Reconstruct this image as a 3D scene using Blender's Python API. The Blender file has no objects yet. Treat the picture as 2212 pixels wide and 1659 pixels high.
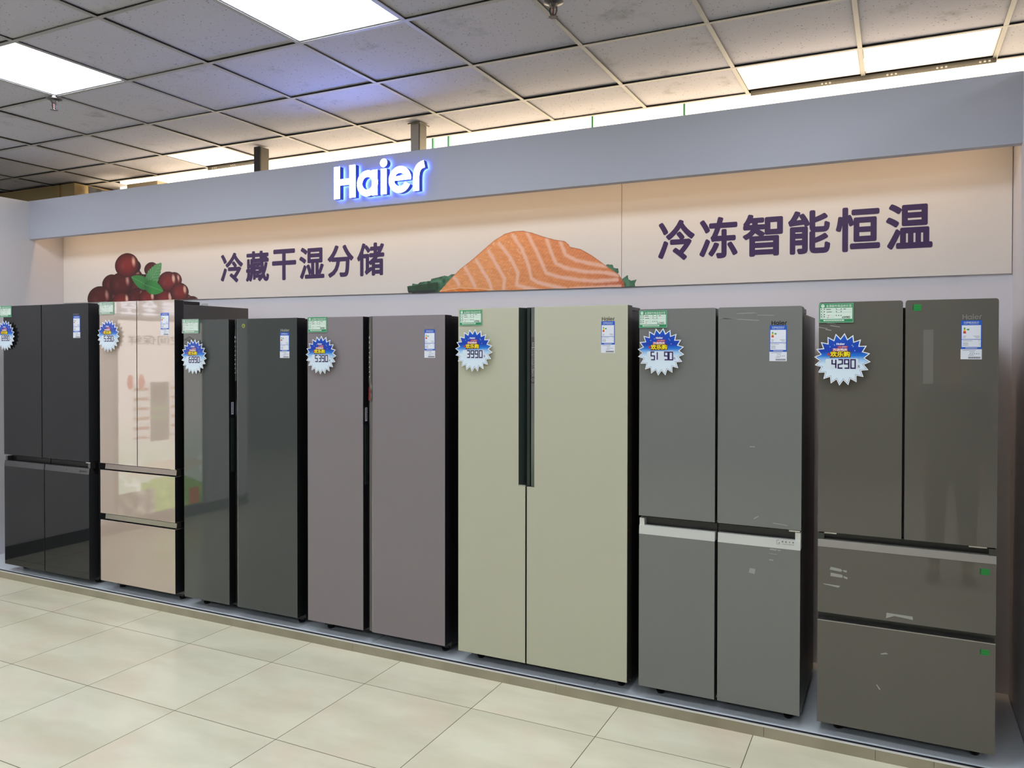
import bpy, bmesh, math, random
import numpy as np
from mathutils import Vector, Matrix
random.seed(7)
S = bpy.context.scene
COL = S.collection

# ------------------------------------------------------------------ camera
cam_d = bpy.data.cameras.new('camera')
cam = bpy.data.objects.new('camera', cam_d); COL.objects.link(cam)
F_PX = 1668.32
cam_d.sensor_fit = 'HORIZONTAL'; cam_d.sensor_width = 36.0
cam_d.lens = F_PX * 36.0 / 2212.0
cam_d.shift_x = -34.42 / 2212.0
cam_d.shift_y = -52.78 / 2212.0
cam_d.clip_start = 0.05
r_ = Vector((0.90267703, 0.43031656, 0.0013592)); u_ = Vector((-0.00618278, 0.00981126, 0.99993275)); f_ = Vector((-0.43027429, 0.90262473, -0.01151695))
m = Matrix.Identity(4)
for i in range(3):
    m[i][0] = r_[i]; m[i][1] = u_[i]; m[i][2] = -f_[i]
m[2][3] = 1.6315
cam.matrix_world = m
S.camera = cam

# ------------------------------------------------------------------ world, exposure, light levels
w = bpy.data.worlds.new('world'); S.world = w; w.use_nodes = True
w.node_tree.nodes['Background'].inputs[0].default_value = (0.8, 0.88, 1.0, 1)
w.node_tree.nodes['Background'].inputs[1].default_value = 0.02
S.view_settings.view_transform = 'Standard'
S.view_settings.look = 'None'
S.view_settings.exposure = 0.0
S.view_settings.gamma = 1.0
S.view_settings.use_curve_mapping = False
try:
    S.cycles.use_denoising = True
    S.cycles.max_bounces = 10
    S.cycles.sample_clamp_indirect = 6.0
except Exception:
    pass
PANEL_E = 17.0      # ceiling light panels
PANEL_C = (0.90, 0.945, 1.0)
WINDOW_E = 3.2      # bright strip above the partition
WINDOW_C = (1.0, 0.80, 0.52)
COVE_P = 9.5       # warm led strip in the cove, watts
TROUGH_P = 6.0     # warm light trough on top of the partition

def area(name, loc, sx, sy, power, color, rot):
    l = bpy.data.lights.new(name, 'AREA'); l.shape = 'RECTANGLE'; l.size = sx; l.size_y = sy
    l.energy = power; l.color = color
    o = bpy.data.objects.new(name, l); COL.objects.link(o)
    o.location = loc; o.rotation_euler = rot
    return o
# warm led strip tucked behind the fascia, shining down the banner
cove = area('cove_led_strip', (-2.88, 3.94, 2.72), 6.6, 0.03, COVE_P, (1.0, 0.62, 0.30), (0, 0, 0))
cove.data.spread = math.radians(125)
# warm light trough lying on top of the partition, shining up on the ceiling
area('trough_light', (-2.88, 4.44, 2.72), 6.4, 0.10, TROUGH_P, (1.0, 0.74, 0.42), (math.radians(180 - 28), 0, 0))

# ------------------------------------------------------------------ helpers
def rgb(r, g, b): return (r / 255, g / 255, b / 255)
def lin(c):
    if isinstance(c, str):
        c = c.lstrip('#'); c = [int(c[i:i+2], 16) / 255 for i in (0, 2, 4)]
    return tuple((x / 12.92 if x <= 0.04045 else ((x + 0.055) / 1.055) ** 2.4) for x in c)

MATS = {}
def M(name, col='#808080', rough=0.5, metal=0.0, emis=None, estr=0.0, spec=0.5, coat=0.0, ior=None, raw=False):
    if name in MATS: return MATS[name]
    mt = bpy.data.materials.new(name); mt.use_nodes = True
    b = mt.node_tree.nodes['Principled BSDF']
    c = col if raw else lin(col)
    b.inputs['Base Color'].default_value = (*c, 1)
    b.inputs['Roughness'].default_value = rough
    b.inputs['Metallic'].default_value = metal
    b.inputs['Specular IOR Level'].default_value = spec
    if ior: b.inputs['IOR'].default_value = ior
    if coat: b.inputs['Coat Weight'].default_value = coat; b.inputs['Coat Roughness'].default_value = 0.02
    if emis is not None:
        b.inputs['Emission Color'].default_value = (*emis, 1); b.inputs['Emission Strength'].default_value = estr
    mt.diffuse_color = (*c, 1)
    MATS[name] = mt
    return mt

def nodes(mt):
    nt = mt.node_tree
    return nt, nt.nodes, nt.links, nt.nodes['Principled BSDF']

def math_node(ns, ls, op, a, b=None, c=None):
    n = ns.new('ShaderNodeMath'); n.operation = op
    for i, v in enumerate((a, b, c)):
        if v is None: continue
        if isinstance(v, (int, float)): n.inputs[i].default_value = v
        else: ls.new(v, n.inputs[i])
    return n.outputs[0]

_text_cache = {}
def text_geo(body, bold=0.0):
    if bold:
        v, f, asp = text_geo(body, 0.0)
        k = 12 if bold > 0.03 else (8 if bold > 0.015 else 4)
        d = [(0, 0)] + [(bold*math.cos(2*math.pi*i/k), bold*math.sin(2*math.pi*i/k)) for i in range(k)]
        n = len(v); V = []; Fs = []; wx = asp
        for j, (a, b_) in enumerate(d):
            V += [((x*wx + a + bold)/(wx + 2*bold), (z + b_ + bold)/(1 + 2*bold)) for x, z in v]
            Fs += [tuple(i + j*n for i in q) for q in f]
        return V, Fs, (asp + 2*bold)/(1 + 2*bold)
    key = (body, bold)
    if key in _text_cache: return _text_cache[key]
    cu = bpy.data.curves.new('lettering', 'FONT'); cu.body = body; cu.size = 1.0; cu.offset = bold
    cu.fill_mode = 'FRONT'; cu.resolution_u = 4
    o = bpy.data.objects.new('lettering', cu); COL.objects.link(o)
    dg = bpy.context.evaluated_depsgraph_get(); dg.update()
    me = bpy.data.meshes.new_from_object(o.evaluated_get(dg))
    v = [(p.co.x, p.co.y) for p in me.vertices]; f = [tuple(p.vertices) for p in me.polygons]
    bpy.data.objects.remove(o); bpy.data.curves.remove(cu); bpy.data.meshes.remove(me)
    if v:
        a = np.array(v); lo = a.min(0); hi = a.max(0)
        v = ((a - lo) / (hi - lo)).tolist(); asp = (hi - lo)[0] / (hi - lo)[1]
    else: asp = 1
    _text_cache[key] = (v, f, asp)
    return _text_cache[key]

def strip_outline(pts, w):
    """outline polygon of a polyline stroke of width w (mitred)"""
    L = []; Rr = []; n = len(pts)
    for i in range(n):
        p = Vector(pts[i])
        d1 = (p - Vector(pts[i-1])).normalized() if i > 0 else None
        d2 = (Vector(pts[i+1]) - p).normalized() if i < n - 1 else None
        if d1 is None: d1 = d2
        if d2 is None: d2 = d1
        n1 = Vector((-d1.y, d1.x)); n2 = Vector((-d2.y, d2.x))
        b = (n1 + n2)
        if b.length < 1e-6: b = n1
        b.normalize(); k = min(1 / max(b.dot(n1), 0.4), 2.0) * w / 2
        L.append(tuple(p + b * k)); Rr.append(tuple(p - b * k))
    return L + Rr[::-1]

def arc(cx, cz, rx, rz, a0, a1, n=24):
    return [(cx + rx * math.cos(math.radians(a0 + (a1 - a0) * i / n)), cz + rz * math.sin(math.radians(a0 + (a1 - a0) * i / n))) for i in range(n + 1)]

class MB:
    """collects polygons and builds them as ONE mesh object"""
    def __init__(s): s.v = []; s.f = []; s.mi = []; s.col = None
    def add(s, vs, fs, mi=0):
        o = len(s.v); s.v += [tuple(p) for p in vs]
        for k, f in enumerate(fs):
            s.f.append(tuple(o + i for i in f)); s.mi.append(mi[k] if isinstance(mi, (list, tuple)) else mi)
        return s
    def box(s, x0, x1, y0, y1, z0, z1, mi=0, front=None):
        vs = [(x0,y0,z0),(x1,y0,z0),(x1,y1,z0),(x0,y1,z0),(x0,y0,z1),(x1,y0,z1),(x1,y1,z1),(x0,y1,z1)]
        fs = [(0,3,2,1),(4,5,6,7),(0,1,5,4),(1,2,6,5),(2,3,7,6),(3,0,4,7)]
        mm = [mi] * 6
        if front is not None: mm[2] = front
        return s.add(vs, fs, mm)
    def prism(s, poly, d0, d1, axis='y', mi=0, front=None, back=None):
        """polygon in the plane across axis, extruded from d0 to d1 along it"""
        n = len(poly)
        area_ = sum(poly[i][0] * poly[(i+1) % n][1] - poly[(i+1) % n][0] * poly[i][1] for i in range(n))
        if area_ < 0: poly = poly[::-1]
        def P(p, d):
            if axis == 'y': return (p[0], d, p[1])
            if axis == 'x': return (d, p[0], p[1])
            return (p[0], p[1], d)
        vs = [P(p, d0) for p in poly] + [P(p, d1) for p in poly]
        a = tuple(range(n)); b = tuple(range(2 * n - 1, n - 1, -1))
        fs = [a, b] + [(i, n + i, n + (i+1) % n, (i+1) % n) for i in range(n)]
        if axis != 'y': fs = [tuple(reversed(f)) for f in fs]
        mm = [mi if front is None else front, mi if back is None else back] + [mi] * n
        return s.add(vs, fs, mm)
    def cyl(s, c, r0, r1, d0, d1, axis='z', n=20, mi=0):
        poly0 = [(math.cos(2*math.pi*i/n), math.sin(2*math.pi*i/n)) for i in range(n)]
        def P(p, r, d):
            a, b = c[0] + p[0]*r, c[1] + p[1]*r
            return {'z': (a, b, d), 'y': (a, d, b), 'x': (d, a, b)}[axis]
        vs = [P(p, r0, d0) for p in poly0] + [P(p, r1, d1) for p in poly0]
        fs = [tuple(range(n-1, -1, -1)), tuple(range(n, 2*n))] + [(i, (i+1) % n, n+(i+1) % n, n+i) for i in range(n)]
        if axis == 'y': fs = [tuple(reversed(f)) for f in fs]
        return s.add(vs, fs, mi)
    def flat(s, poly, y, mi=0):
        n = len(poly)
        ar = sum(poly[i][0] * poly[(i+1) % n][1] - poly[(i+1) % n][0] * poly[i][1] for i in range(n))
        if ar < 0: poly = poly[::-1]
        return s.add([(p[0], y, p[1]) for p in poly], [tuple(range(n))], mi)
    def rect(s, x0, x1, z0, z1, y, mi=0): return s.flat([(x0,z0),(x1,z0),(x1,z1),(x0,z1)], y, mi)
    def text(s, body, x0, x1, z0, z1, y, mi=0, bold=0.0, shear=0.0):
        """lettering fitted into a rectangle, facing -y"""
        v, f, asp = text_geo(body, bold); n = len(text_geo(body)[0]) or 1
        return s.add([(x0 + (x1-x0)*a, y - 2.5e-5*(i//n), z0 + (z1-z0)*b) for i, (a, b) in enumerate(v)], f, mi)
    def text_keep(s, body, x0, z0, h, y, mi=0, bold=0.0):
        v, f, asp = text_geo(body, bold); n = len(text_geo(body)[0]) or 1
        return s.add([(x0 + h*asp*a, y - 2.5e-5*(i//n), z0 + h*b) for i, (a, b) in enumerate(v)], f, mi)
    def rotz_xz(s, ang, cx, cz):
        c, sn = math.cos(ang), math.sin(ang)
        s.v = [(cx + (x-cx)*c - (z-cz)*sn, y, cz + (x-cx)*sn + (z-cz)*c) for x, y, z in s.v]; return s
    def build(s, name, mats, parent=None, origin=None, bevel=0.0, seg=2, smooth=False, label=None):
        """verts are world coordinates; origin = world position of the (parent) object"""
        if origin is None: origin = WORLD.get(parent.name, (0, 0, 0)) if parent else (0, 0, 0)
        me = bpy.data.meshes.new(name)
        ox, oy, oz = origin
        me.from_pydata([(x-ox, y-oy, z-oz) for x, y, z in s.v], [], s.f)
        if not isinstance(mats, (list, tuple)): mats = [mats]
        for mt in mats: me.materials.append(mt)
        me.polygons.foreach_set('material_index', s.mi)
        if bevel > 0:
            bm = bmesh.new(); bm.from_mesh(me)
            es = [e for e in bm.edges if len(e.link_faces) == 2 and e.calc_face_angle() > 0.5]
            bmesh.ops.bevel(bm, geom=es, offset=bevel, segments=seg, affect='EDGES', clamp_overlap=True, profile=0.6)
            bm.to_mesh(me); bm.free()
        if smooth: me.polygons.foreach_set('use_smooth', [True] * len(me.polygons))
        me.update()
        o = bpy.data.objects.new(name, me); COL.objects.link(o)
        if parent:
            o.parent = parent; WORLD[o.name] = origin
        else:
            o.location = origin; WORLD[o.name] = origin
        if label: o['label'] = label
        return o
WORLD = {}

def tag(o, label=None, cat=None, group=None, kind=None):
    if label: o['label'] = label
    if cat: o['category'] = cat
    if group: o['group'] = group
    if kind: o['kind'] = kind
    return o
def thing(name, label, cat, loc, group=None):
    o = bpy.data.objects.new(name, None); COL.objects.link(o); o.location = loc
    o.empty_display_size = 0.1
    WORLD[o.name] = tuple(loc)
    return tag(o, label, cat, group)
def struct(name, mb, mats, label=None, **k):
    o = mb.build(name, mats, **k); o['kind'] = 'structure'
    if label: o['label'] = label
    return o

# brand lettering drawn from strokes, unit = height of the capital letter
def brand_letters():
    Wd = 0.235
    H = [strip_outline([(0.118, 0), (0.118, 1)], Wd), strip_outline([(0.715, 0), (0.715, 1)], Wd), [(0.2, 0.41), (0.63, 0.41), (0.63, 0.60), (0.2, 0.60)]]
    a = [strip_outline(arc(1.28, 0.385, 0.29, 0.295, 0, 180), 0.20), strip_outline(arc(1.28, 0.385, 0.29, 0.295, 180, 360), 0.20), strip_outline([(1.555, 0.0), (1.555, 0.77)], 0.21)]
    i = [strip_outline([(1.885, 0), (1.885, 0.77)], 0.215), arc(1.885, 0.945, 0.13, 0.13, 0, 345, 23)]
    e = [strip_outline(arc(2.47, 0.39, 0.30, 0.30, 0, 180), 0.20), strip_outline(arc(2.47, 0.39, 0.30, 0.30, 180, 335), 0.20), [(2.2, 0.365), (2.87, 0.365), (2.868, 0.50), (2.2, 0.50)]]
    r = [strip_outline([(3.05, 0), (3.05, 0.40), (3.06, 0.50), (3.085, 0.60), (3.13, 0.675), (3.19, 0.725), (3.25, 0.752), (3.335, 0.772)], 0.215)]
    return [('H', H), ('a', a), ('i', i), ('e', e), ('r', r)]
BRAND = brand_letters()
def brand_flat(mb, x0, z0, h, width, y, mi):
    sx = width / 3.36
    for k, polys in BRAND:
        for j, p in enumerate(polys): mb.flat([(x0 + a*sx, z0 + b*h) for a, b in p], y - 0.00004 * j, mi)
    return mb

# ------------------------------------------------------------------ materials
wall_m = M('painted_wall', rgb(221, 220, 228), 0.6)
wallside_m = M('painted_side_wall', rgb(222, 220, 226), 0.6)
fascia_m = M('painted_fascia', rgb(176, 179, 193), 0.55)
banner_m = M('banner_film', '#e6e1dc', 0.45)
purple_m = M('banner_purple_ink', '#3a2058', 0.5)
black_m = M('black_plastic', '#101012', 0.45)
dark_m = M('dark_cabinet_paint', '#2c2c30', 0.42)
deck_m = M('platform_blue_grey', rgb(224, 233, 242), 0.22)
chrome_m = M('bright_steel', '#d8d8d8', 0.22, 1.0)
steel_m = M('brushed_steel', '#dcdfdb', 0.34, 0.35)
gunmetal_m = M('dark_brushed_metal', '#6f6d70', 0.34, 0.9)
white_m = M('white_card', '#eef2f6', 0.4)
white_pl = M('white_paper', '#f2f4f6', 0.5)
ink_m = M('black_ink', '#26282c', 0.6)
greyink_m = M('grey_ink', '#8a8f96', 0.6)

# panel / window emission
panel_m = M('light_panel_diffuser', '#ffffff', 0.5, emis=PANEL_C, estr=PANEL_E)
panel2_m = M('warm_light_panel_diffuser', '#ffffff', 0.5, emis=(1.0, 0.84, 0.6), estr=3.6)
window_m = M('overexposed_glazing', '#ffffff', 0.3, emis=WINDOW_C, estr=WINDOW_E)

# floor: polished porcelain tiles 0.6 m
FX, FY = -4.7388, 3.0524
floor_m = M('floor_tiles', '#c8c4ac', 0.16)
nt, ns, ls, b = nodes(floor_m)
tc = ns.new('ShaderNodeTexCoord'); sp = ns.new('ShaderNodeSeparateXYZ'); ls.new(tc.outputs['Object'], sp.inputs[0])
tx = math_node(ns, ls, 'DIVIDE', math_node(ns, ls, 'SUBTRACT', sp.outputs[0], FX), 0.6)
ty = math_node(ns, ls, 'DIVIDE', math_node(ns, ls, 'SUBTRACT', sp.outputs[1], FY), 0.6)
dx = math_node(ns, ls, 'ABSOLUTE', math_node(ns, ls, 'SUBTRACT', math_node(ns, ls, 'FRACT', tx), 0.5))
dy = math_node(ns, ls, 'ABSOLUTE', math_node(ns, ls, 'SUBTRACT', math_node(ns, ls, 'FRACT', ty), 0.5))
joint = math_node(ns, ls, 'GREATER_THAN', math_node(ns, ls, 'MAXIMUM', dx, dy), 0.4971)
cell = ns.new('ShaderNodeCombineXYZ'); ls.new(math_node(ns, ls, 'FLOOR', tx), cell.inputs[0]); ls.new(math_node(ns, ls, 'FLOOR', ty), cell.inputs[1])
wn = ns.new('ShaderNodeTexWhiteNoise'); wn.noise_dimensions = '3D'; ls.new(cell.outputs[0], wn.inputs['Vector'])
off = ns.new('ShaderNodeVectorMath'); off.operation = 'MULTIPLY_ADD'; ls.new(wn.outputs['Color'], off.inputs[0]); off.inputs[1].default_value = (7, 7, 7); ls.new(tc.outputs['Object'], off.inputs[2])
mp = ns.new('ShaderNodeMapping'); mp.inputs['Rotation'].default_value = (0, 0, 0.5); mp.inputs['Scale'].default_value = (1.0, 3.0, 1); ls.new(off.outputs[0], mp.inputs['Vector'])
n1 = ns.new('ShaderNodeTexNoise'); n1.inputs['Scale'].default_value = 1.6; n1.inputs['Detail'].default_value = 6; ls.new(mp.outputs[0], n1.inputs['Vector'])
n2 = ns.new('ShaderNodeTexNoise'); n2.inputs['Scale'].default_value = 2.6; n2.inputs['Detail'].default_value = 5; ls.new(off.outputs[0], n2.inputs['Vector'])
r1 = ns.new('ShaderNodeValToRGB'); ls.new(n1.outputs['Fac'], r1.inputs[0])
r1.color_ramp.elements[0].position = 0.34; r1.color_ramp.elements[0].color = (*lin(rgb(214, 210, 184)), 1)
r1.color_ramp.elements[1].position = 0.60; r1.color_ramp.elements[1].color = (*lin(rgb(229, 226, 202)), 1)
r2 = ns.new('ShaderNodeValToRGB'); ls.new(n2.outputs['Fac'], r2.inputs[0])
r2.color_ramp.elements[0].position = 0.50; r2.color_ramp.elements[0].color = (0, 0, 0, 1)
r2.color_ramp.elements[1].position = 0.72; r2.color_ramp.elements[1].color = (1, 1, 1, 1)
mx = ns.new('ShaderNodeMix'); mx.data_type = 'RGBA'; ls.new(math_node(ns, ls, 'MULTIPLY', r2.outputs[0], 0.55), mx.inputs[0]); ls.new(r1.outputs[0], mx.inputs[6]); mx.inputs[7].default_value = (*lin(rgb(226, 204, 183)), 1)
mj = ns.new('ShaderNodeMix'); mj.data_type = 'RGBA'; ls.new(joint, mj.inputs[0]); ls.new(mx.outputs[2], mj.inputs[6]); mj.inputs[7].default_value = (*lin('#6a644f'), 1)
ls.new(mj.outputs[2], b.inputs['Base Color'])
rr = math_node(ns, ls, 'ADD', math_node(ns, ls, 'MULTIPLY', n2.outputs['Fac'], 0.22), 0.10)
ls.new(rr, b.inputs['Roughness'])

# ceiling tiles: pinholes and scuffs
GX, GY, ZC = -3.166, 2.2573, 3.09
tile_m = M('ceiling_tile', rgb(170, 170, 176), 0.9, spec=0.2)
nt, ns, ls, b = nodes(tile_m)
tc = ns.new('ShaderNodeTexCoord')
vo = ns.new('ShaderNodeTexVoronoi'); vo.inputs['Scale'].default_value = 62.0; ls.new(tc.outputs['Object'], vo.inputs['Vector'])
wn = ns.new('ShaderNodeTexWhiteNoise'); ls.new(vo.outputs['Position'], wn.inputs['Vector'])
thr = math_node(ns, ls, 'MULTIPLY', wn.outputs['Value'], 0.22)
hole = math_node(ns, ls, 'LESS_THAN', vo.outputs['Distance'], thr)
nz = ns.new('ShaderNodeTexNoise'); nz.inputs['Scale'].default_value = 3.2; nz.inputs['Detail'].default_value = 8; nz.inputs['Roughness'].default_value = 0.7; ls.new(tc.outputs['Object'], nz.inputs['Vector'])
rp = ns.new('ShaderNodeValToRGB'); ls.new(nz.outputs['Fac'], rp.inputs[0])
rp.color_ramp.elements[0].position = 0.28; rp.color_ramp.elements[0].color = (*lin(rgb(145, 144, 147)), 1)
rp.color_ramp.elements[1].position = 0.42; rp.color_ramp.elements[1].color = (*lin(rgb(177, 176, 186)), 1)
mh = ns.new('ShaderNodeMix'); mh.data_type = 'RGBA'; ls.new(math_node(ns, ls, 'MULTIPLY', hole, 0.8), mh.inputs[0]); ls.new(rp.outputs[0], mh.inputs[6]); mh.inputs[7].default_value = (*lin('#55534f'), 1)
ls.new(mh.outputs[2], b.inputs['Base Color'])
grid_m = M('ceiling_grid_metal', rgb(150, 148, 146), 0.5)
gap_m = M('ceiling_gap_dark', '#1c1b1a', 0.9)

# plinth stone
stone_m = M('plinth_stone', rgb(133, 127, 107), 0.3)
nt, ns, ls, b = nodes(stone_m)
tc = ns.new('ShaderNodeTexCoord'); nz = ns.new('ShaderNodeTexNoise'); nz.inputs['Scale'].default_value = 3.5; nz.inputs['Detail'].default_value = 6
ls.new(tc.outputs['Object'], nz.inputs['Vector'])
rp = ns.new('ShaderNodeValToRGB'); ls.new(nz.outputs['Fac'], rp.inputs[0])
rp.color_ramp.elements[0].position = 0.35; rp.color_ramp.elements[0].color = (*lin(rgb(146, 139, 117)), 1)
rp.color_ramp.elements[1].position = 0.65; rp.color_ramp.elements[1].color = (*lin(rgb(166, 158, 136)), 1)
ls.new(rp.outputs[0], b.inputs['Base Color'])

def vcol_mat(name, rough=0.45):
    mt = M(name, '#ffffff', rough); nt, ns, ls, b = nodes(mt)
    at = ns.new('ShaderNodeVertexColor'); at.layer_name = 'Col'; ls.new(at.outputs[0], b.inputs['Base Color']); return mt
print_m = vcol_mat('printed_picture', 0.45)

def metallic_noise(mt, scale=(1, 1, 300), amt=0.08, base=0.3):
    nt, ns, ls, b = nodes(mt)
    tc = ns.new('ShaderNodeTexCoord'); mp = ns.new('ShaderNodeMapping'); mp.inputs['Scale'].default_value = scale; ls.new(tc.outputs['Object'], mp.inputs[0])
    nz = ns.new('ShaderNodeTexNoise'); nz.inputs['Scale'].default_value = 2.0; nz.inputs['Detail'].default_value = 4; ls.new(mp.outputs[0], nz.inputs['Vector'])
    ls.new(math_node(ns, ls, 'ADD', math_node(ns, ls, 'MULTIPLY', nz.outputs['Fac'], amt), base - amt/2), b.inputs['Roughness'])
metallic_noise(steel_m, (14, 14, 14), 0.2, 0.32)
metallic_noise(gunmetal_m, (25, 25, 25), 0.2, 0.32)

# ------------------------------------------------------------------ room shell
YB = 4.15; YH = 3.86; XL = -6.25; XR = 0.478
X0, X1, Y0, Y1 = -9.6, 4.6, -4.2, 5.3
struct('floor', MB().box(X0, X1, Y0, Y1, -0.1, 0.0), floor_m)
struct('wall_back', MB().box(XL - 0.1, XR + 0.1, YB, YB + 0.1, 0.0, 2.81), wall_m)
struct('wall_left', MB().box(XL - 0.1, XL, 0.6, YB, 0.0, 2.815), wallside_m)
struct('wall_right', MB().box(XR, XR + 0.1, 3.15, YB, 0.0, 2.815), wallside_m)
struct('baseboard_left', MB().box(XL, XL + 0.012, 0.6, YH - 0.5, 0.0, 0.10), M('dark_baseboard', '#4a4a48', 0.4))
far_m = M('far_store_wall', '#8d8b88', 0.7)
struct('wall_front', MB().box(X0, X1, Y0 - 0.1, Y0, 0, 3.3), far_m)
struct('wall_far_left', MB().box(X0 - 0.1, X0, Y0, Y1, 0, 3.3), far_m)
struct('wall_far_right', MB().box(X1, X1 + 0.1, Y0, Y1, 0, 3.3), far_m)
# fascia across the top of the niche
fa = struct('trim_1', MB().prism([(YH, 2.514), (YH + 0.05, 2.514), (YH + 0.05, 2.79), (YB, 2.79), (YB, 2.81), (YH, 2.818)], XL, XR, axis='x'), fascia_m, bevel=0.001)
# bright glazing strip behind the partition, under the ceiling edge
gl = MB()
gx = [XL - 0.05, -5.2, -4.1, -2.985, -2.855, -1.775, -1.177, -0.2, 0.9, 2.2, X1]
struct('window_1', MB().box(gx[0], gx[-1], 4.70, 4.72, 2.30, 3.26), window_m)
gm = M('glass_edge_green', '#6fc0a4', 0.2)
for k in (3, 4, 5, 6, 8):
    gl.box(gx[k] - 0.006, gx[k] + 0.006, 4.68, 4.70, 2.30, 3.26)
struct('trim_2', gl, gm)
struct('wall_far_back', MB().box(X0, XL - 0.05, Y1, Y1 + 0.1, 0, 3.3).box(XL - 0.05, X1, 4.74, 4.80, 0, 3.3), far_m)

# ceiling: tiles resting in a t-bar grid; open cells carry the light panels
LAMPS = {}
def cell_x(c): return GX + 0.6 * c
YE = 4.50   # the last row of tiles is cut short
def cell_y(r): return min(GY + 0.6 * r, YE) if r <= 4 else GY + 0.6 * r
lamp_cells = [(-2, 0), (1, 0), (-3, 3), (4, 3), (5, 3), (4, 0), (-5, 0), (-8, 0)]
for c in (-8, -5, -2, 1, 4, 7):
    for r in (-4, -8): lamp_cells.append((c, r))
lamp_cells += [(7, 0), (10, 0), (10, -4)]
tl = MB()
rc = range(-11, 13); rrw = range(-11, 4)
rnd = random.Random(3)
for c in rc:
    for r in rrw:
        if (c, r) in lamp_cells: continue
        x0, x1, y0, y1 = cell_x(c), cell_x(c+1), cell_y(r), cell_y(r+1)
        dz = [ZC + 0.004 + rnd.uniform(0, 0.006) for _ in range(4)]
        g = 0.004
        tl.add([(x0+g, y0+g, dz[0]), (x1-g, y0+g, dz[1]), (x1-g, y1-g, dz[2]), (x0+g, y1-g, dz[3])], [(0, 3, 2, 1)], 0)
for c in range(-11, -5):
    x0, x1, y0, y1 = cell_x(c), cell_x(c+1), cell_y(4), cell_y(5)
    tl.add([(x0, y0, ZC+.006), (x1, y0, ZC+.006), (x1, y1, ZC+.006), (x0, y1, ZC+.006)], [(0, 3, 2, 1)], 0)
tl.box(X0, X1, Y0, YE, ZC + 0.12, ZC + 0.16, 1)
ce = struct('ceiling', tl, [tile_m, gap_m])
gr = MB()
bw = 0.0105
for c in range(-11, 14):
    x = cell_x(c); gr.box(x - bw, x + bw, cell_y(-11), cell_y(4), ZC - 0.004, ZC - 0.001)
    gr.box(x - 0.0035, x + 0.0035, cell_y(-11), cell_y(4), ZC - 0.001, ZC + 0.03, 1)
for r in range(-11, 5):
    y = cell_y(r); gr.box(cell_x(-11), cell_x(13), y - bw, y + bw, ZC - 0.0045, ZC - 0.0015)
    gr.box(cell_x(-11), cell_x(13), y - 0.0035, y + 0.0035, ZC - 0.0015, ZC + 0.03, 1)
gro = gr.build('ceiling_grid', [grid_m, gap_m], ce, (0, 0, 0)); gro['kind'] = 'structure'

lamp_lab = {(-2, 0): 'square white ceiling light panel at the far left with a sprinkler hanging just beside it',
            (1, 0): 'large square white ceiling light panel cut by the top edge, above the lit sign',
            (-3, 3): 'small looking white ceiling light panel behind the dark post on the left',
            (4, 3): 'white ceiling light panel at right above the fascia, left one of the joined pair',
            (5, 3): 'white ceiling light panel at right above the fascia, right one of the joined pair'}
frame_m = M('panel_frame', '#b8bccb', 0.4)
for (c, r) in lamp_cells:
    x0, x1, y0, y1 = cell_x(c) + 0.012, cell_x(c+1) - 0.012, cell_y(r) + 0.012, cell_y(r+1) - (0.06 if r == 3 else 0.012)
    lab = lamp_lab.get((c, r), 'square white ceiling light panel over the aisle behind the viewer')
    t = thing('ceiling_light', lab, 'ceiling light', ((x0+x1)/2, (y0+y1)/2, ZC), 'ceiling light panels')
    MB().box(x0+.008, x1-.008, y0+.008, y1-.008, ZC + 0.002, ZC + 0.008).build('diffuser', panel2_m if r == 3 else panel_m, t)
    fr = MB()
    fr.box(x0, x0+.008, y0, y1, ZC, ZC+.012).box(x1-.008, x1, y0, y1, ZC, ZC+.012).box(x0+.008, x1-.008, y0, y0+.008, ZC, ZC+.012).box(x0+.008, x1-.008, y1-.008, y1, ZC, ZC+.012)
    fr.build('frame', frame_m, t)

# slotted angle bars along the ceiling edge
def slotted_bar(x0, x1, y, z, lab, holes):
    t = thing('slotted_angle_bar', lab, 'metal bar', ((x0+x1)/2, y, z), 'slotted angle bars')
    mb = MB(); xs = []
    for h in holes:
        for d in (-0.02, 0.0, 0.02): xs.append((h + d - 0.005, h + d + 0.005))
    mb.box(x0, x1, y, y+.003, z + 0.019, z + 0.028); mb.box(x0, x1, y, y+.003, z, z + 0.008)
    p = x0
    for a, b_ in sorted(xs): mb.box(p, a, y, y+.003, z + 0.008, z + 0.019); p = b_
    mb.box(p, x1, y, y+.003, z + 0.008, z + 0.019)
    mb.box(x0, x1, y+.003, y+.03, z + 0.025, z + 0.028)
    mb.build('angle_profile', M('galvanised_steel', '#5f5a52', 0.5, 0.2), t)
slotted_bar(-0.745, 0.44, 4.462, 3.062, 'grey slotted steel angle bar below the joined pair of ceiling panels', [-0.35, -0.03, 0.2, 0.39])
slotted_bar(-4.95, -4.38, 4.462, 3.062, 'short grey slotted steel angle bar below the small panel by the dark post', [-4.88, -4.68])

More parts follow.
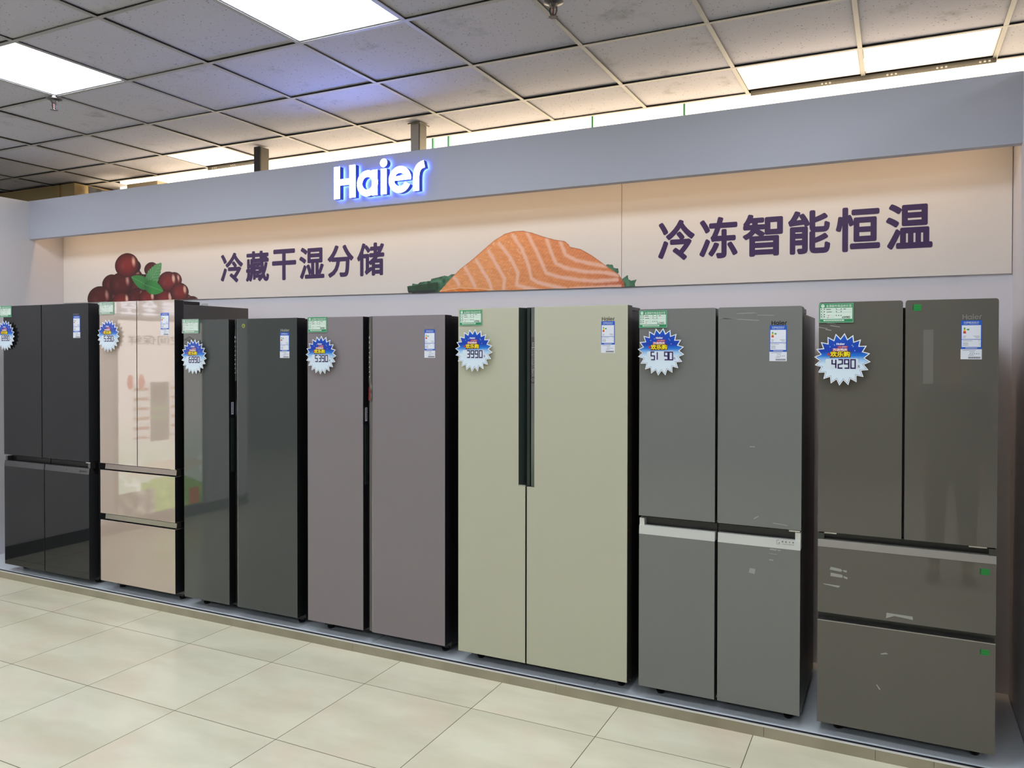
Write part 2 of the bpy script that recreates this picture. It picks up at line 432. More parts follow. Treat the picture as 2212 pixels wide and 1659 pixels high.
# posts between the partition top and the ceiling
def post(x0, x1, y0, y1, m_front, m_side, lab, flange):
    t = thing('ceiling_post', lab, 'post', ((x0+x1)/2, (y0+y1)/2, 2.81), 'steel posts above the partition')
    MB().box(x0, x1, y0 + 0.001, y1, 2.81, 3.085, 0, 1).build('shaft', [m_side, m_front], t, bevel=0.002)
    if flange: MB().box(x0-.015, x1+.015, y0-.01, y1+.01, 3.078, 3.086).build('top_plate', m_side, t)
    MB().box(x1, x1 + 0.002, y0 + 0.004, y0 + 0.012, 2.81, 3.08).build('edge_strip', black_m, t)
dk = M('blackened_steel', '#2b2b2c', 0.5, 0.3); dk2 = M('dark_brown_steel', '#55504a', 0.5, 0.3)
post(-4.155, -4.098, 4.155, 4.245, dk, dk2, 'dark steel post above the fascia, left of the lit sign', False)
post(-2.816, -2.753, 4.155, 4.245, M('pale_steel', '#b5b2aa', 0.45, 0.3), M('mid_steel', '#76736c', 0.45, 0.3), 'pale grey steel post standing above the lit sign', True)

# sprinklers
def sprinkler(x, y, lab):
    z = ZC - 0.004
    t = thing('fire_sprinkler', lab, 'sprinkler', (x, y, z), 'fire sprinklers')
    sm = M('sprinkler_metal', '#6d6a68', 0.3, 0.9)
    MB().cyl((x, y), 0.020, 0.020, z - 0.020, z, n=24).build('inlet', sm, t)
    MB().cyl((x, y), 0.020, 0.042, z - 0.026, z - 0.018, n=28).cyl((x, y), 0.042, 0.040, z - 0.018, z - 0.016, n=28).build('escutcheon', sm, t)
    MB().cyl((x, y), 0.013, 0.018, z - 0.040, z - 0.026).build('body', sm, t)
    for k in (-1, 1):
        mb = MB()
        pts = [(x + k*0.014, z - 0.038), (x + k*0.0155, z - 0.054), (x + k*0.011, z - 0.068), (x + k*0.003, z - 0.075)]
        mb.prism(strip_outline(pts, 0.005), y - 0.0025, y + 0.0025); mb.build('frame_arm', sm, t)
    MB().cyl((x, y), 0.003, 0.003, z - 0.070, z - 0.040, n=10).build('bulb', M('sprinkler_bulb', '#8a4a42', 0.2), t)
    d = MB().cyl((x, y), 0.017, 0.017, z - 0.0795, z - 0.078, n=24)
    for k in range(8):
        a = k * math.pi / 4; d.box(x + .017*math.cos(a) - .0025, x + .017*math.cos(a) + .0025, y + .017*math.sin(a) - .0025, y + .017*math.sin(a) + .0025, z - .0795, z - .078)
    d.cyl((x, y), 0.005, 0.005, z - .078, z - .071, n=12)
    d.build('deflector', sm, t)
sprinkler(-4.366, 2.842, 'small metal fire sprinkler hanging beside the far left ceiling panel')
sprinkler(-1.285, 2.935, 'small metal fire sprinkler cut by the top edge of the picture')

# soffit and wrapped bundle seen over the fascia at the far left
so = M('beige_soffit_board', '#a08a62', 0.7)
t = thing('boxed_soffit', 'beige boxed duct soffit under the ceiling behind the left wall', 'soffit', (-7.6, 4.75, 2.6))
MB().box(-9.0, -6.62, 4.34, 5.0, 2.72, 3.075).build('casing', so, t, bevel=0.004)
MB().box(-6.617, -6.43, 4.36, 5.0, 2.72, 3.08).build('end_panel', M('beige_end_board', '#ad9a72', 0.7), t, bevel=0.004)
pf = M('cloudy_plastic_film', '#a9a6a0', 0.25)
t = thing('plastic_sheeting', 'crumpled cloudy plastic sheeting hanging beside the beige soffit', 'plastic sheet', (-6.2, 4.45, 2.75))
def crumple(x0, x1, z0f, z1f, y, n=26, seed=1):
    rn = random.Random(seed); mb = MB(); vs = []
    for j in range(8):
        for i in range(n):
            u = i/(n-1); v = j/7; x = x0 + (x1-x0)*u
            z = z0f(u)*(1-v) + z1f(u)*v
            vs.append((x, y + 0.018*math.sin(u*23 + 2*v + rn.random()*0.6) + 0.006*rn.random(), z))
    fs = [(j*n+i, j*n+i+1, (j+1)*n+i+1, (j+1)*n+i) for j in range(7) for i in range(n-1)]
    return mb.add(vs, fs)
crumple(-6.40, -5.86, lambda u: 2.72, lambda u: 3.07 - 0.14*u, 4.45).build('sheet_fold', pf, t, smooth=True)
crumple(-5.86, -5.50, lambda u: 2.72, lambda u: 2.99 + 0.01*u, 4.47, seed=5).build('sheet_fold', pf, t, smooth=True)
MB().box(-5.87, -5.50, 4.44, 4.60, 2.99, 3.03).build('wrapped_lid', M('wrapped_beige_lid', '#b7aa8e', 0.5), t, bevel=0.006)

# ------------------------------------------------------------------ display platform
t = thing('display_platform', 'low stone edged platform with blue grey deck under all the refrigerators', 'platform', (-2.9, 3.75, 0.0))
PH = 0.0506
seams = [XL + 0.012, -5.05, -3.85, -2.65, -1.45, -0.495, -0.065, 0.142, XR]
for a, b_ in zip(seams[:-1], seams[1:]):
    MB().box(a + 0.0006, b_ - 0.0006, 3.3553, 3.372, 0.0, PH - 0.0062).build('plinth_tile', stone_m, t, bevel=0.0008)
MB().box(XL + .012, XR, 3.3548, 3.3620, PH - 0.006, PH - 0.0001).build('metal_edging', M('pale_metal_edging', '#e8e8e6', 0.3, 0.3), t)
MB().box(XL + .012, XR, 3.3628, 3.381, PH - 0.003, PH - 0.0012).build('dark_joint', M('dark_joint_filler', '#23232c', 0.5), t)
dj = [XL + .001, -4.6, -3.72, -2.55, -1.28, XR - .001]
dk_ = MB()
for a, b_ in zip(dj[:-1], dj[1:]): dk_.box(a, b_ - 0.003, 3.381, YB - .001, 0.0, PH)
dk_.build('deck', deck_m, t)

# ------------------------------------------------------------------ printed banner
def raster(fn, x0, x1, z0, z1, nx, nz, y):
    """a flat print: small faces, each vertex with the ink colour fn gives there (None = no ink)"""
    xs = np.linspace(x0, x1, nx); zs = np.linspace(z0, z1, nz)
    X, Z = np.meshgrid(xs, zs)
    rgb, al = fn(X, Z)
    ai = al.astype(int); keep = ai[:-1, :-1] + ai[1:, :-1] + ai[:-1, 1:] + ai[1:, 1:] >= 2
    idx = np.arange(nx*nz).reshape(nz, nx)
    q = np.stack([idx[:-1, :-1], idx[:-1, 1:], idx[1:, 1:], idx[1:, :-1]], -1)[keep]
    used = np.unique(q); remap = -np.ones(nx*nz, int); remap[used] = np.arange(len(used))
    q = remap[q]
    V = np.stack([X.ravel()[used], np.full(len(used), y), Z.ravel()[used]], 1)
    return V, q, rgb.reshape(-1, 3)[used]
def raster_obj(name, data, parent, mat):
    V, q, c = data; o0 = np.array(WORLD[parent.name])
    me = bpy.data.meshes.new(name)
    me.from_pydata((V - o0).tolist(), [], q.tolist())
    me.materials.append(mat)
    ca = me.color_attributes.new('Col', 'FLOAT_COLOR', 'POINT')
    lc = np.where(c <= 0.04045, c/12.92, ((np.clip(c, 0, 1)+0.055)/1.055)**2.4)
    ca.data.foreach_set('color', np.concatenate([lc, np.ones((len(lc), 1))], 1).astype(np.float32).ravel())
    o = bpy.data.objects.new(name, me); COL.objects.link(o); o.parent = parent
    WORLD[o.name] = tuple(o0)
    return o
def hexrgb(h): h = h.lstrip('#'); return np.array([int(h[i:i+2], 16)/255 for i in (0, 2, 4)])
def inside(X, Z, poly):
    r = np.zeros(X.shape, bool); n = len(poly); j = n-1
    for i in range(n):
        xi, zi = poly[i]; xj, zj = poly[j]
        c = ((zi > Z) != (zj > Z)) & (X < (xj-xi)*(Z-zi)/(zj-zi+1e-12)+xi)
        r ^= c; j = i
    return r
def seg_dist(X, Z, pts):
    d = np.full(X.shape, 9.0); 
    for (ax, az), (bx, bz) in zip(pts[:-1], pts[1:]):
        vx, vz = bx-ax, bz-az; L = vx*vx+vz*vz
        tt = np.clip(((X-ax)*vx+(Z-az)*vz)/L, 0, 1)
        d = np.minimum(d, np.hypot(X-ax-tt*vx, Z-az-tt*vz))
    return d
def vnoise(X, Z, f, seed):
    rs = np.random.RandomState(seed); T = rs.rand(64, 64)
    x = X*f; z = Z*f; i = np.floor(x).astype(int); j = np.floor(z).astype(int); u = x-i; v = z-j
    u = u*u*(3-2*u); v = v*v*(3-2*v); g = lambda a, b_: T[a % 64, b_ % 64]
    return g(i, j)*(1-u)*(1-v)+g(i+1, j)*u*(1-v)+g(i, j+1)*(1-u)*v+g(i+1, j+1)*u*v

SALMON = [(-2.587,2.004),(-2.553,2.033),(-2.504,2.081),(-2.437,2.136),(-2.351,2.19),(-2.276,2.244),(-2.202,2.296),(-2.129,2.332),(-2.066,2.344),(-2.013,2.344),(-1.951,2.329),(-1.873,2.3),(-1.795,2.276),(-1.736,2.265),(-1.715,2.248),(-1.703,2.23),(-1.636,2.213),(-1.57,2.175),(-1.513,2.134),(-1.457,2.093),(-1.409,2.061),(-1.378,2.015),(-1.37,1.973),(-2.147,1.955),(-2.587,1.955)]
SEAMS = [[(-2.408,2.152),(-2.37,2.092),(-2.332,2.025)],[(-2.323,2.185),(-2.276,2.113),(-2.23,2.046),(-2.211,1.98)],[(-2.239,2.238),(-2.184,2.15),(-2.129,2.066),(-2.138,1.982)],[(-2.166,2.278),(-2.093,2.194),(-2.039,2.095),(-2.048,2.023),(-1.986,2.005),(-1.863,1.977)],[(-2.075,2.321),(-2.013,2.237),(-1.968,2.132),(-1.951,2.06),(-1.907,2.034),(-1.821,2.011),(-1.727,1.989)],[(-1.977,2.327),(-1.925,2.232),(-1.881,2.143),(-1.855,2.087),(-1.778,2.061),(-1.652,2.04),(-1.546,2.028),(-1.417,2.031)],[(-1.851,2.283),(-1.821,2.203),(-1.791,2.139),(-1.727,2.109),(-1.611,2.085),(-1.481,2.072),(-1.409,2.057)],[(-1.766,2.266),(-1.732,2.187),(-1.669,2.153),(-1.586,2.13),(-1.481,2.109)],[(-1.702,1.988),(-1.57,1.991),(-1.401,1.993)],[(-2.485,2.089),(-2.461,2.063),(-2.446,2.037)]]
CUT = [(-2.587,2.004),(-2.437,2.02),(-2.276,2.007),(-2.156,1.987),(-2.156,1.95),(-2.60,1.95)]
LEAF_L = [(-2.829,2.042),(-2.793,2.045),(-2.788,2.058),(-2.752,2.052),(-2.732,2.064),(-2.652,2.07),(-2.647,2.082),(-2.602,2.089),(-2.553,2.098),(-2.524,2.094),(-2.504,2.104),(-2.475,2.105),(-2.485,2.08),(-2.543,2.016),(-2.587,1.95),(-2.798,1.95),(-2.824,2.012)]
LEAF_R1 = [(-1.481,2.119),(-1.445,2.115),(-1.437,2.096),(-1.413,2.093),(-1.409,2.072),(-1.425,2.05),(-1.5,2.06)]
LEAF_R2 = [(-1.394,2.03),(-1.356,2.055),(-1.353,2.032),(-1.335,2.021),(-1.304,2.027),(-1.315,2.005),(-1.311,1.96),(-1.378,1.96)]
def blend(a, b_, t): return a*(1-t[..., None]) + b_*t[..., None]
def salmon_ink(X, Z):
    al = np.zeros(X.shape, bool); c = np.zeros(X.shape+(3,))
    for L, dark in ((LEAF_L, True), (LEAF_R1, False), (LEAF_R2, False)):
        mk = inside(X, Z, L); n = vnoise(X, Z, 45, 4)
        lf = blend(hexrgb('#1f4630'), hexrgb('#5d9072'), np.clip(n*0.9 + 0.1, 0, 1))
        if dark:
            lf = blend(lf, hexrgb('#1d3a22'), ((Z < 2.062 - (X+2.6)*-0.1) & (X < -2.6)).astype(float)*0.75)
            lf = blend(lf, hexrgb('#23262a'), ((Z < 2.012) & (X < -2.62)).astype(float)*0.9)
        c = np.where(mk[..., None], lf, c); al |= mk
    mk = inside(X, Z, SALMON)
    base = blend(hexrgb('#ea9f66'), hexrgb('#dc8350'), np.clip((X+2.3)/0.9, 0, 1))
    base = blend(base, hexrgb('#b65a40'), np.clip((X+1.62)/0.25, 0, 1)*np.clip((2.09-Z)/0.09, 0, 1))
    base = base + (vnoise(X*0.5+Z*1.5, Z-X*0.4, 70, 2)-0.5)[..., None]*0.07
    # fine muscle fibres
    fib = np.sin((X*0.9 - Z*0.75)*330 + 9*vnoise(X, Z, 9, 7))
    base = blend(base, hexrgb('#f2b986'), np.clip(fib-0.55, 0, 1)*0.8)
    wline = np.zeros(X.shape)
    for s in SEAMS:
        d = seg_dist(X, Z, s) + 0.004*(vnoise(X, Z, 60, 9)-0.5)
        wline = np.maximum(wline, np.clip(1.35 - d/0.0125, 0, 1))
    base = blend(base, hexrgb('#f2c6b4'), wline*0.9)
    gl_ = (vnoise(X, Z, 110, 11) > 0.87) & (X < -2.0) & (Z > 2.08)
    base = blend(base, hexrgb('#f6dcc2'), gl_*0.45)
    cut = inside(X, Z, CUT)
    cc = blend(hexrgb('#e07a2c'), hexrgb('#f0a35a'), np.clip(np.sin((X*0.7+Z)*120)-0.3, 0, 1))
    base = np.where(cut[..., None], cc, base)
    ed = seg_dist(X, Z, CUT[:4]); base = blend(base, hexrgb('#f3c59a'), np.clip(1-ed/0.006, 0, 1))
    edge = seg_dist(X, Z, SALMON[2:23]); base = blend(base, hexrgb('#c05a2c'), np.clip(1-edge/0.008, 0, 1)*0.5)
    c = np.where(mk[..., None], base, c); al |= mk
    return np.clip(c, 0, 1), al
FRUIT = [(-5.42,2.19,.13,.09,.05),(-5.25,2.13,.13,.09,.1),(-5.60,2.07,.12,.085,.1),(-5.13,2.08,.12,.08,.15),(-5.45,2.08,.12,.08,.1),(-4.97,2.03,.09,.07,.2),(-4.83,2.0,.08,.055,.2),(-5.68,2.02,.1,.07,.05),(-5.195,2.256,.078,.054,.2),(-4.951,2.16,.087,.063,.35),(-5.654,2.159,.11,.075,.3),(-5.796,2.046,.148,.099,.05),(-4.753,1.982,.073,.053,.3),(-5.328,2.115,.158,.11,.1),(-5.544,2.155,.134,.091,.15),(-5.015,2.154,.108,.076,.6),(-5.368,2.043,.106,.074,.2),(-5.474,2.3,.137,.094,.35),(-5.538,2.016,.109,.074,.55),(-5.242,2.031,.098,.068,.7),(-5.054,2.016,.108,.077,.7),(-4.889,2.069,.097,.07,.7)]
LEAVES = [((-5.084,2.298),(-5.261,2.113),.066,'#63a46c'),((-5.421,2.206),(-5.209,2.12),.050,'#3f8f4a'),((-5.064,2.084),(-5.274,2.141),.054,'#3a9645')]
def fruit_ink(X, Z):
    al = np.zeros(X.shape, bool); c = np.zeros(X.shape+(3,))
    bump = ((X+5.375)/0.062)**2 + ((Z-2.285)/0.05)**2 < 1
    for cx, cz, rx, rz, red in FRUIT:
        u = (X-cx)/rx; v = (Z-cz)/rz; r2 = u*u+v*v; mk = r2 < 1
        if abs(cx+5.474) < 1e-3: mk = mk | bump
        base = blend(hexrgb('#3a1214'), hexrgb('#7e2622') if red > .3 else hexrgb('#571a1a'), np.clip(1.05 - r2*0.85, 0, 1))
        base = blend(base, hexrgb('#8f2a26'), np.clip(red*(u*0.5+0.4), 0, 1)*np.clip(1-r2, 0, 1))
        hl = np.clip(1.3 - np.hypot((u-0.58)/0.17, (v-0.28+0.5*(u-0.58))/0.42), 0, 1)
        hl = hl*np.clip((1-r2)*5, 0, 1)*(0.6+red)
        base = blend(base, hexrgb('#f0cdb8'), np.clip(hl, 0, 1)*0.9)
        h2 = np.clip(1 - np.hypot((u+0.35)/0.28, (v+0.1)/0.4), 0, 1)*0.35
        base = blend(base, hexrgb('#8d5a66'), h2)
        rim = np.clip((np.minimum(r2, 1)-0.80)*5, 0, 1)*0.5
        base = blend(base, hexrgb('#2a0c0e'), rim)
        c = np.where(mk[..., None], base, c); al |= mk
    for (tx_, tz_), (bx, bz), wd, col in LEAVES:
        dx, dz = tx_-bx, tz_-bz; L = math.hypot(dx, dz); s = ((X-bx)*dx+(Z-bz)*dz)/L/L; p = ((X-bx)*-dz+(Z-bz)*dx)/L
        prof = wd*np.clip(np.sin(np.pi*np.clip(s, 0, 1)**0.8), 0, 1)**0.75*(1+0.06*np.sin(s*60))
        mk = (s > 0) & (s < 1) & (np.abs(p) < prof)
        vein = np.clip(1-np.abs(np.sin((s*1.2-np.abs(p)/wd*0.35)*22))*1.6, 0, 1)
        base = blend(hexrgb(col)*np.ones(X.shape+(3,)), hexrgb('#2a6a38'), vein*0.6)
        base = blend(base, hexrgb('#1e5230'), np.clip(0.45-s, 0, 1)*1.4)
        base = blend(base, hexrgb('#8cc492'), np.clip(1-np.abs(p)/0.0035, 0, 1)*0.6)
        c = np.where(mk[..., None], base, c); al |= mk
    return np.clip(c, 0, 1), al

SEAM_X = -1.392
YBN = YB - 0.012
ban1 = thing('printed_banner', 'long cream banner panel with cherries, salmon and first purple slogan', 'banner', (-3.8, YB, 2.26), 'banner panels above the refrigerators')
MB().prism([(XL + 0.002, 2.022), (SEAM_X - 0.0015, 1.990), (SEAM_X - 0.0015, 2.595), (XL + 0.002, 2.595)], YBN, YB - 0.0005).build('backing_board', banner_m, ban1)
ban2 = thing('printed_banner', 'shorter cream banner panel at right with the second purple slogan', 'banner', (-0.45, YB, 2.26), 'banner panels above the refrigerators')
MB().prism([(SEAM_X + 0.0015, 1.990), (XR - 0.004, 1.988), (XR - 0.004, 2.595), (SEAM_X + 0.0015, 2.595)], YBN, YB - 0.0005).build('backing_board', banner_m, ban2)
def line_text(mb, body, xa, xb, z0, z1, y, gapf=0.11, bold=0.032):
    n = len(body); pitch = (xb - xa + 0) / (n - gapf)
    for k, ch in enumerate(body):
        x0 = xa + k*pitch; w_ = pitch*(1-gapf)
        mb.text(ch, x0, x0 + w_, z0, z1, y, 0, bold)
    return mb
line_text(MB(), '冷藏干湿分储', -4.462, -3.008, 2.121, 2.338, YBN - 0.0006).build('slogan_lettering', purple_m, ban1)
line_text(MB(), '冷冻智能恒温', -1.182, 0.153, 2.122, 2.342, YBN - 0.0006).build('slogan_lettering', purple_m, ban2)
zb1 = lambda X: 2.022 + (X - XL)*(1.990-2.022)/(SEAM_X - XL) + 0.001
def clip_ink(fn, xlo, xhi):
    def g(X, Z):
        c, a = fn(X, Z); return c, a & (Z > zb1(X)) & (X > xlo) & (X < xhi)
    return g
raster_obj('cherry_print', raster(clip_ink(fruit_ink, -9, 9), -5.96, -4.66, 2.0, 2.41, 520, 170, YBN - 0.0006), ban1, print_m)
raster_obj('salmon_print', raster(clip_ink(salmon_ink, -9, SEAM_X - 0.0015), -2.84, SEAM_X, 1.98, 2.36, 620, 170, YBN - 0.0006), ban1, print_m)
raster_obj('leaf_print', raster(clip_ink(salmon_ink, SEAM_X + 0.0015, 9), SEAM_X, -1.29, 1.98, 2.07, 60, 50, YBN - 0.0006), ban2, print_m)

# ------------------------------------------------------------------ lit sign on the fascia
sign = thing('illuminated_sign', 'white lit raised letter sign with blue glow on the grey fascia', 'sign', (-2.82, YH, 2.66))
face_m = M('sign_face', '#ffffff', 0.4, emis=(0.28, 0.38, 1.0), estr=30.0)
ret_m = M('sign_return', '#1d2a80', 0.35, emis=(0.05, 0.10, 0.7), estr=0.25)
glow_m = M('sign_back_led', '#3050ff', 0.4, emis=(0.12, 0.22, 1.0), estr=13.0)
SXU = 0.667 / 3.36; SZU = 0.198; SX0 = -3.150; SZ0 = 2.567
for k, polys in BRAND:
    mb = MB()
    for p in polys: mb.prism([(SX0 + a*SXU, SZ0 + b_*SZU) for a, b_ in p], YH - 0.048, YH - 0.014, mi=1, front=0, back=2)
    mb.build('letter', [face_m, ret_m, glow_m], sign)
for xx in (0.118, 0.715, 1.555, 1.885, 2.19, 3.05): MB().box(SX0 + xx*SXU - .004, SX0 + xx*SXU + .004, YH - 0.014, YH, SZ0 + .08, SZ0 + .088).build('standoff_pin', dk, sign)

# ------------------------------------------------------------------ refrigerators
YF = 3.375; YBK = 3.985
def glass(name, col, rough=0.05, spec=0.5, metal=0.0): return M(name, col, rough, metal, spec=spec)

def star(cx, cz, R, rin=0.79, n=20, rot=5):
    pts = []
    for k in range(2*n):
        a = math.radians(90 - rot + k*180/n); rr_ = R if k % 2 == 0 else R*rin
        pts.append((cx + rr_*math.cos(a), cz + rr_*math.sin(a)))
    return pts
burst_m = M('burst_blue_to_white_print', '#2060c0', 0.35)
nt, ns, ls, b = nodes(burst_m)
tc = ns.new('ShaderNodeTexCoord'); sp = ns.new('ShaderNodeSeparateXYZ'); ls.new(tc.outputs['Object'], sp.inputs[0])
mr = ns.new('ShaderNodeMapRange'); ls.new(sp.outputs[2], mr.inputs[0]); mr.inputs[1].default_value = -0.10; mr.inputs[2].default_value = 0.10
rp = ns.new('ShaderNodeValToRGB'); ls.new(mr.outputs[0], rp.inputs[0])
el = rp.color_ramp.elements
el[0].position = 0.0; el[0].color = (*lin('#dcecf8'), 1); el[1].position = 1.0; el[1].color = (*lin('#0a62cc'), 1)
for p_, c_ in ((0.40, '#d2e4f5'), (0.49, '#98c4ee'), (0.57, '#1a78d8'), (0.66, '#0a3cae'), (0.86, '#0846b8')):
    e_ = el.new(p_); e_.color = (*lin(c_), 1)
ls.new(rp.outputs[0], b.inputs['Base Color'])
blue_line = M('burst_blue_line', '#5a7fc0', 0.4); red_m = M('burst_red', '#b8323c', 0.4); brown_m = M('burst_brown', '#5a3418', 0.5)
yellow_m = M('burst_yellow', '#f4e01c', 0.4); digit_m = M('marker_purple', '#2c1058', 0.5); skyblue_m = M('burst_white_blue', '#bcd4ff', 0.4)
SEG = {'0': [[(0,0),(.62,0),(.62,1),(0,1),(0,-.06)]], '1': [[(.3,0),(.3,1)]], '2': [[(0,1),(.6,1),(.6,.5),(0,.42),(0,0),(.62,0)]],
       '3': [[(0,1),(.6,1),(.6,0),(0,0)],[(.1,.5),(.6,.5)]], '4': [[(0,1),(0,.48),(.62,.48)],[(.55,1),(.55,0)]], '5': [[(.6,1),(0,1),(0,.5),(.6,.5),(.6,0),(0,0)]],
       '6': [[(.5,1),(0,.9),(0,0),(.62,0),(.62,.5),(0,.5)]], '9': [[(.6,.5),(0,.5),(0,1),(.6,1),(.6,0),(0,0)]], ' ': []}
def digits(mb, s, x0, z0, h, w_, pitch, y, mi=0, th=0.2):
    x = x0
    for ch in s:
        for st in SEG[ch]: mb.flat(strip_outline([(x + a*w_/.62, z0 + b_*h) for a, b_ in st], th*w_), y, mi)
        x += pitch
    return mb
def price_burst(cx, cz, price, lab, R=0.1065, rot=5.0):
    y0 = YF - 0.016
    t = thing('price_burst', lab, 'price tag', (cx, y0, cz), 'starburst price tags')
    body = MB().prism(star(cx, cz, R, rot=rot), y0 - 0.003, y0)
    body.flat(star(cx, cz, R*0.94, rot=rot), y0 - 0.0033, 1).flat(star(cx, cz, R*0.915, rot=rot), y0 - 0.0036, 2)
    body.build('card', [white_m, blue_line, burst_m], t)
    MB().cyl((cx - 0.01, cz), 0.012, 0.012, y0, YF - 0.0005, axis='y').build('magnet', black_m, t)
    y = y0 - 0.0040
    sl = MB()
    brand_flat(sl, cx - 0.021, cz + 0.058, 0.0085, 0.031, y, 0)
    sl.prism([(cx - 0.017, cz + 0.046), (cx + 0.0225, cz + 0.048), (cx + 0.022, cz + 0.0545), (cx - 0.017, cz + 0.0535)], y, y + 0.0002, mi=1)
    sl.text('一年一度购物节', cx - .014, cx + .018, cz + .0483, cz + .0522, y - 0.0003, 0, .01)
    sl.prism([(cx - 0.036, cz + 0.031), (cx + 0.021, cz + 0.033), (cx + 0.020, cz + 0.0455), (cx - 0.036, cz + 0.044)], y, y + 0.0002, mi=1)
    sl.text('万店同庆', cx - .0345, cx + .0195, cz + .0335, cz + .0445, y - 0.0003, 0, .03)
    sl.prism([(cx - 0.046, cz + 0.0065), (cx + 0.032, cz + 0.009), (cx + 0.032, cz + 0.0345), (cx - 0.044, cz + 0.033)], y - .0001, y + 0.0001, mi=2)
    sl.text('欢乐购', cx - .044, cx + .030, cz + .010, cz + .0325, y - 0.0006, 3, .035)
    sl.cyl((cx - 0.0505, cz + 0.0205), 0.0055, 0.0055, y - .0002, y, axis='y', n=16, mi=1)
    for dx_, dz_ in ((-.047, .049), (.036, .055), (.040, .050), (.046, .033), (-.03, .056)): sl.flat([(cx+dx_, cz+dz_), (cx+dx_+.004, cz+dz_+.001), (cx+dx_+.001, cz+dz_+.005)], y, 4)
    sl.build('slogan', [white_m, red_m, brown_m, yellow_m, skyblue_m], t)
    st = MB().flat([(cx - .062, cz - .036), (cx + .06, cz - .036), (cx + .06, cz + .0), (cx + .056, cz + .004), (cx - .058, cz + .002), (cx - .062, cz - .002)], y - 0.0001)
    st.build('price_sticker', M('pale_sticker', '#d5e2ee', 0.45), t)
    dg = MB(); digits(dg, price, cx - (0.043 if ' ' in price else 0.037), cz - 0.035, 0.034, 0.0158, 0.0205 if ' ' in price else 0.0235, y - 0.0004, th=0.34)
    dg.text('元', cx + .058, cx + .067, cz - .033, cz - .023, y - 0.0004, 0, .02)
    dg.build('price_digits', digit_m, t)
    return t

green_m = M('price_card_green', '#2f8a5a', 0.35); card_m = M('price_card_paper', '#d3e6da', 0.4); sleeve_m = M('price_card_sleeve', '#7fb79a', 0.25)
def price_card(x0, x1, z0, z1, price, lab, crumpled=False, tilt=0.0):
    y0 = YF - 0.003
    t = thing('price_card', lab, 'price card', ((x0+x1)/2, y0, z0), 'green price cards')
    W_, H_ = x1-x0, z1-z0; X = lambda u: x0 + u*W_; Z = lambda v: z0 + v*H_
    MB().box(x0, x1, y0 - 0.001, YF - 0.0005, z0, z1).build('sleeve', sleeve_m, t, bevel=0.0004)
    y = y0 - 0.0013
    c = MB().rect(X(.02), X(.98), Z(.04), Z(.97), y, 1)
    c.rect(X(.035), X(.965), Z(.19), Z(.76), y - .0002, 0)
    c.cyl((X(.105), Z(.865)), 0.0068, 0.0068, y - .0003, y, axis='y', n=20, mi=0)
    c.flat([(X(.08), Z(.85)), (X(.105), Z(.91)), (X(.125), Z(.86)), (X(.105), Z(.875))], y - .0005, 1)
    c.text('金源超市商品标价签', X(.20), X(.95), Z(.79), Z(.93), y - .0002, 0, .012)
    c.prism([(X(.12), Z(.12)), (X(.13), Z(.155)), (X(.72), Z(.155)), (X(.74), Z(.12)), (X(.72), Z(.085)), (X(.13), Z(.085))], y - .0002, y, mi=0)
    for k in range(10): c.rect(X(.19 + .05*k), X(.19 + .05*k + .022), Z(.105), Z(.135), y - .0004, 2)
    for v in (.66, .53, .38, .27):
        c.rect(X(.19), X(.46), Z(v), Z(v)+.0006, y - .0004, 3); 
        c.rect(X(.055), X(.085), Z(v + .02), Z(v + .065), y - .0004, 2); c.rect(X(.13), X(.165), Z(v + .02), Z(v + .065), y - .0004, 2)
        c.rect(X(.055), X(.14), Z(v - .03), Z(v - .012), y - .0004, 3)
    for v in (.66, .53):
        c.rect(X(.68), X(.94), Z(v), Z(v)+.0006, y - .0004, 3); c.rect(X(.49), X(.52), Z(v + .02), Z(v + .06), y - .0004, 2); c.rect(X(.63), X(.66), Z(v + .02), Z(v + .06), y - .0004, 2); c.rect(X(.49), X(.66), Z(v-.02), Z(v), y - .0004, 3)
    c.rect(X(.20), X(.34), Z(.672), Z(.70), y - .0004, 2); c.rect(X(.215), X(.37), Z(.545), Z(.57), y - .0004, 2); c.rect(X(.71), X(.78), Z(.68), Z(.71), y - .0004, 2)
    for k in range(3): c.rect(X(.49 + .07*k), X(.515 + .07*k), Z(.345), Z(.395), y - .0004, 2)
    c.rect(X(.26), X(.29), Z(.35), Z(.39), y - .0004, 4); c.rect(X(.24), X(.27), Z(.24), Z(.28), y - .0004, 4)
    c.build('printed_sheet', [card_m, green_m, ink_m, greyink_m, red_m], t)
    if price:
        MB().text(price, X(.66), X(.90), Z(.205), Z(.33), y - .0008, 0, .004).build('price_digits', ink_m, t)
    if crumpled:
        rn = random.Random(int(x0*1000)); n = 14; vs = []; 
        for j in range(n):
            for i in range(n): vs.append((X(-.01 + 1.02*i/(n-1)), y - .0015 - .0035*rn.random(), Z(-.01 + 1.03*j/(n-1))))
        fs = [(j*n+i, j*n+i+1, (j+1)*n+i+1, (j+1)*n+i) for j in range(n-1) for i in range(n-1)]
        pm = bpy.data.materials.get('clear_wrap')
        if pm is None:
            pm = bpy.data.materials.new('clear_wrap'); pm.use_nodes = True; nt = pm.node_tree; ns = nt.nodes; b2 = ns['Principled BSDF']
            b2.inputs['Base Color'].default_value = (1, 1, 1, 1); b2.inputs['Roughness'].default_value = 0.08; b2.inputs['Alpha'].default_value = 0.22
        MB().add(vs, fs).build('plastic_wrap', pm, t)
    return t

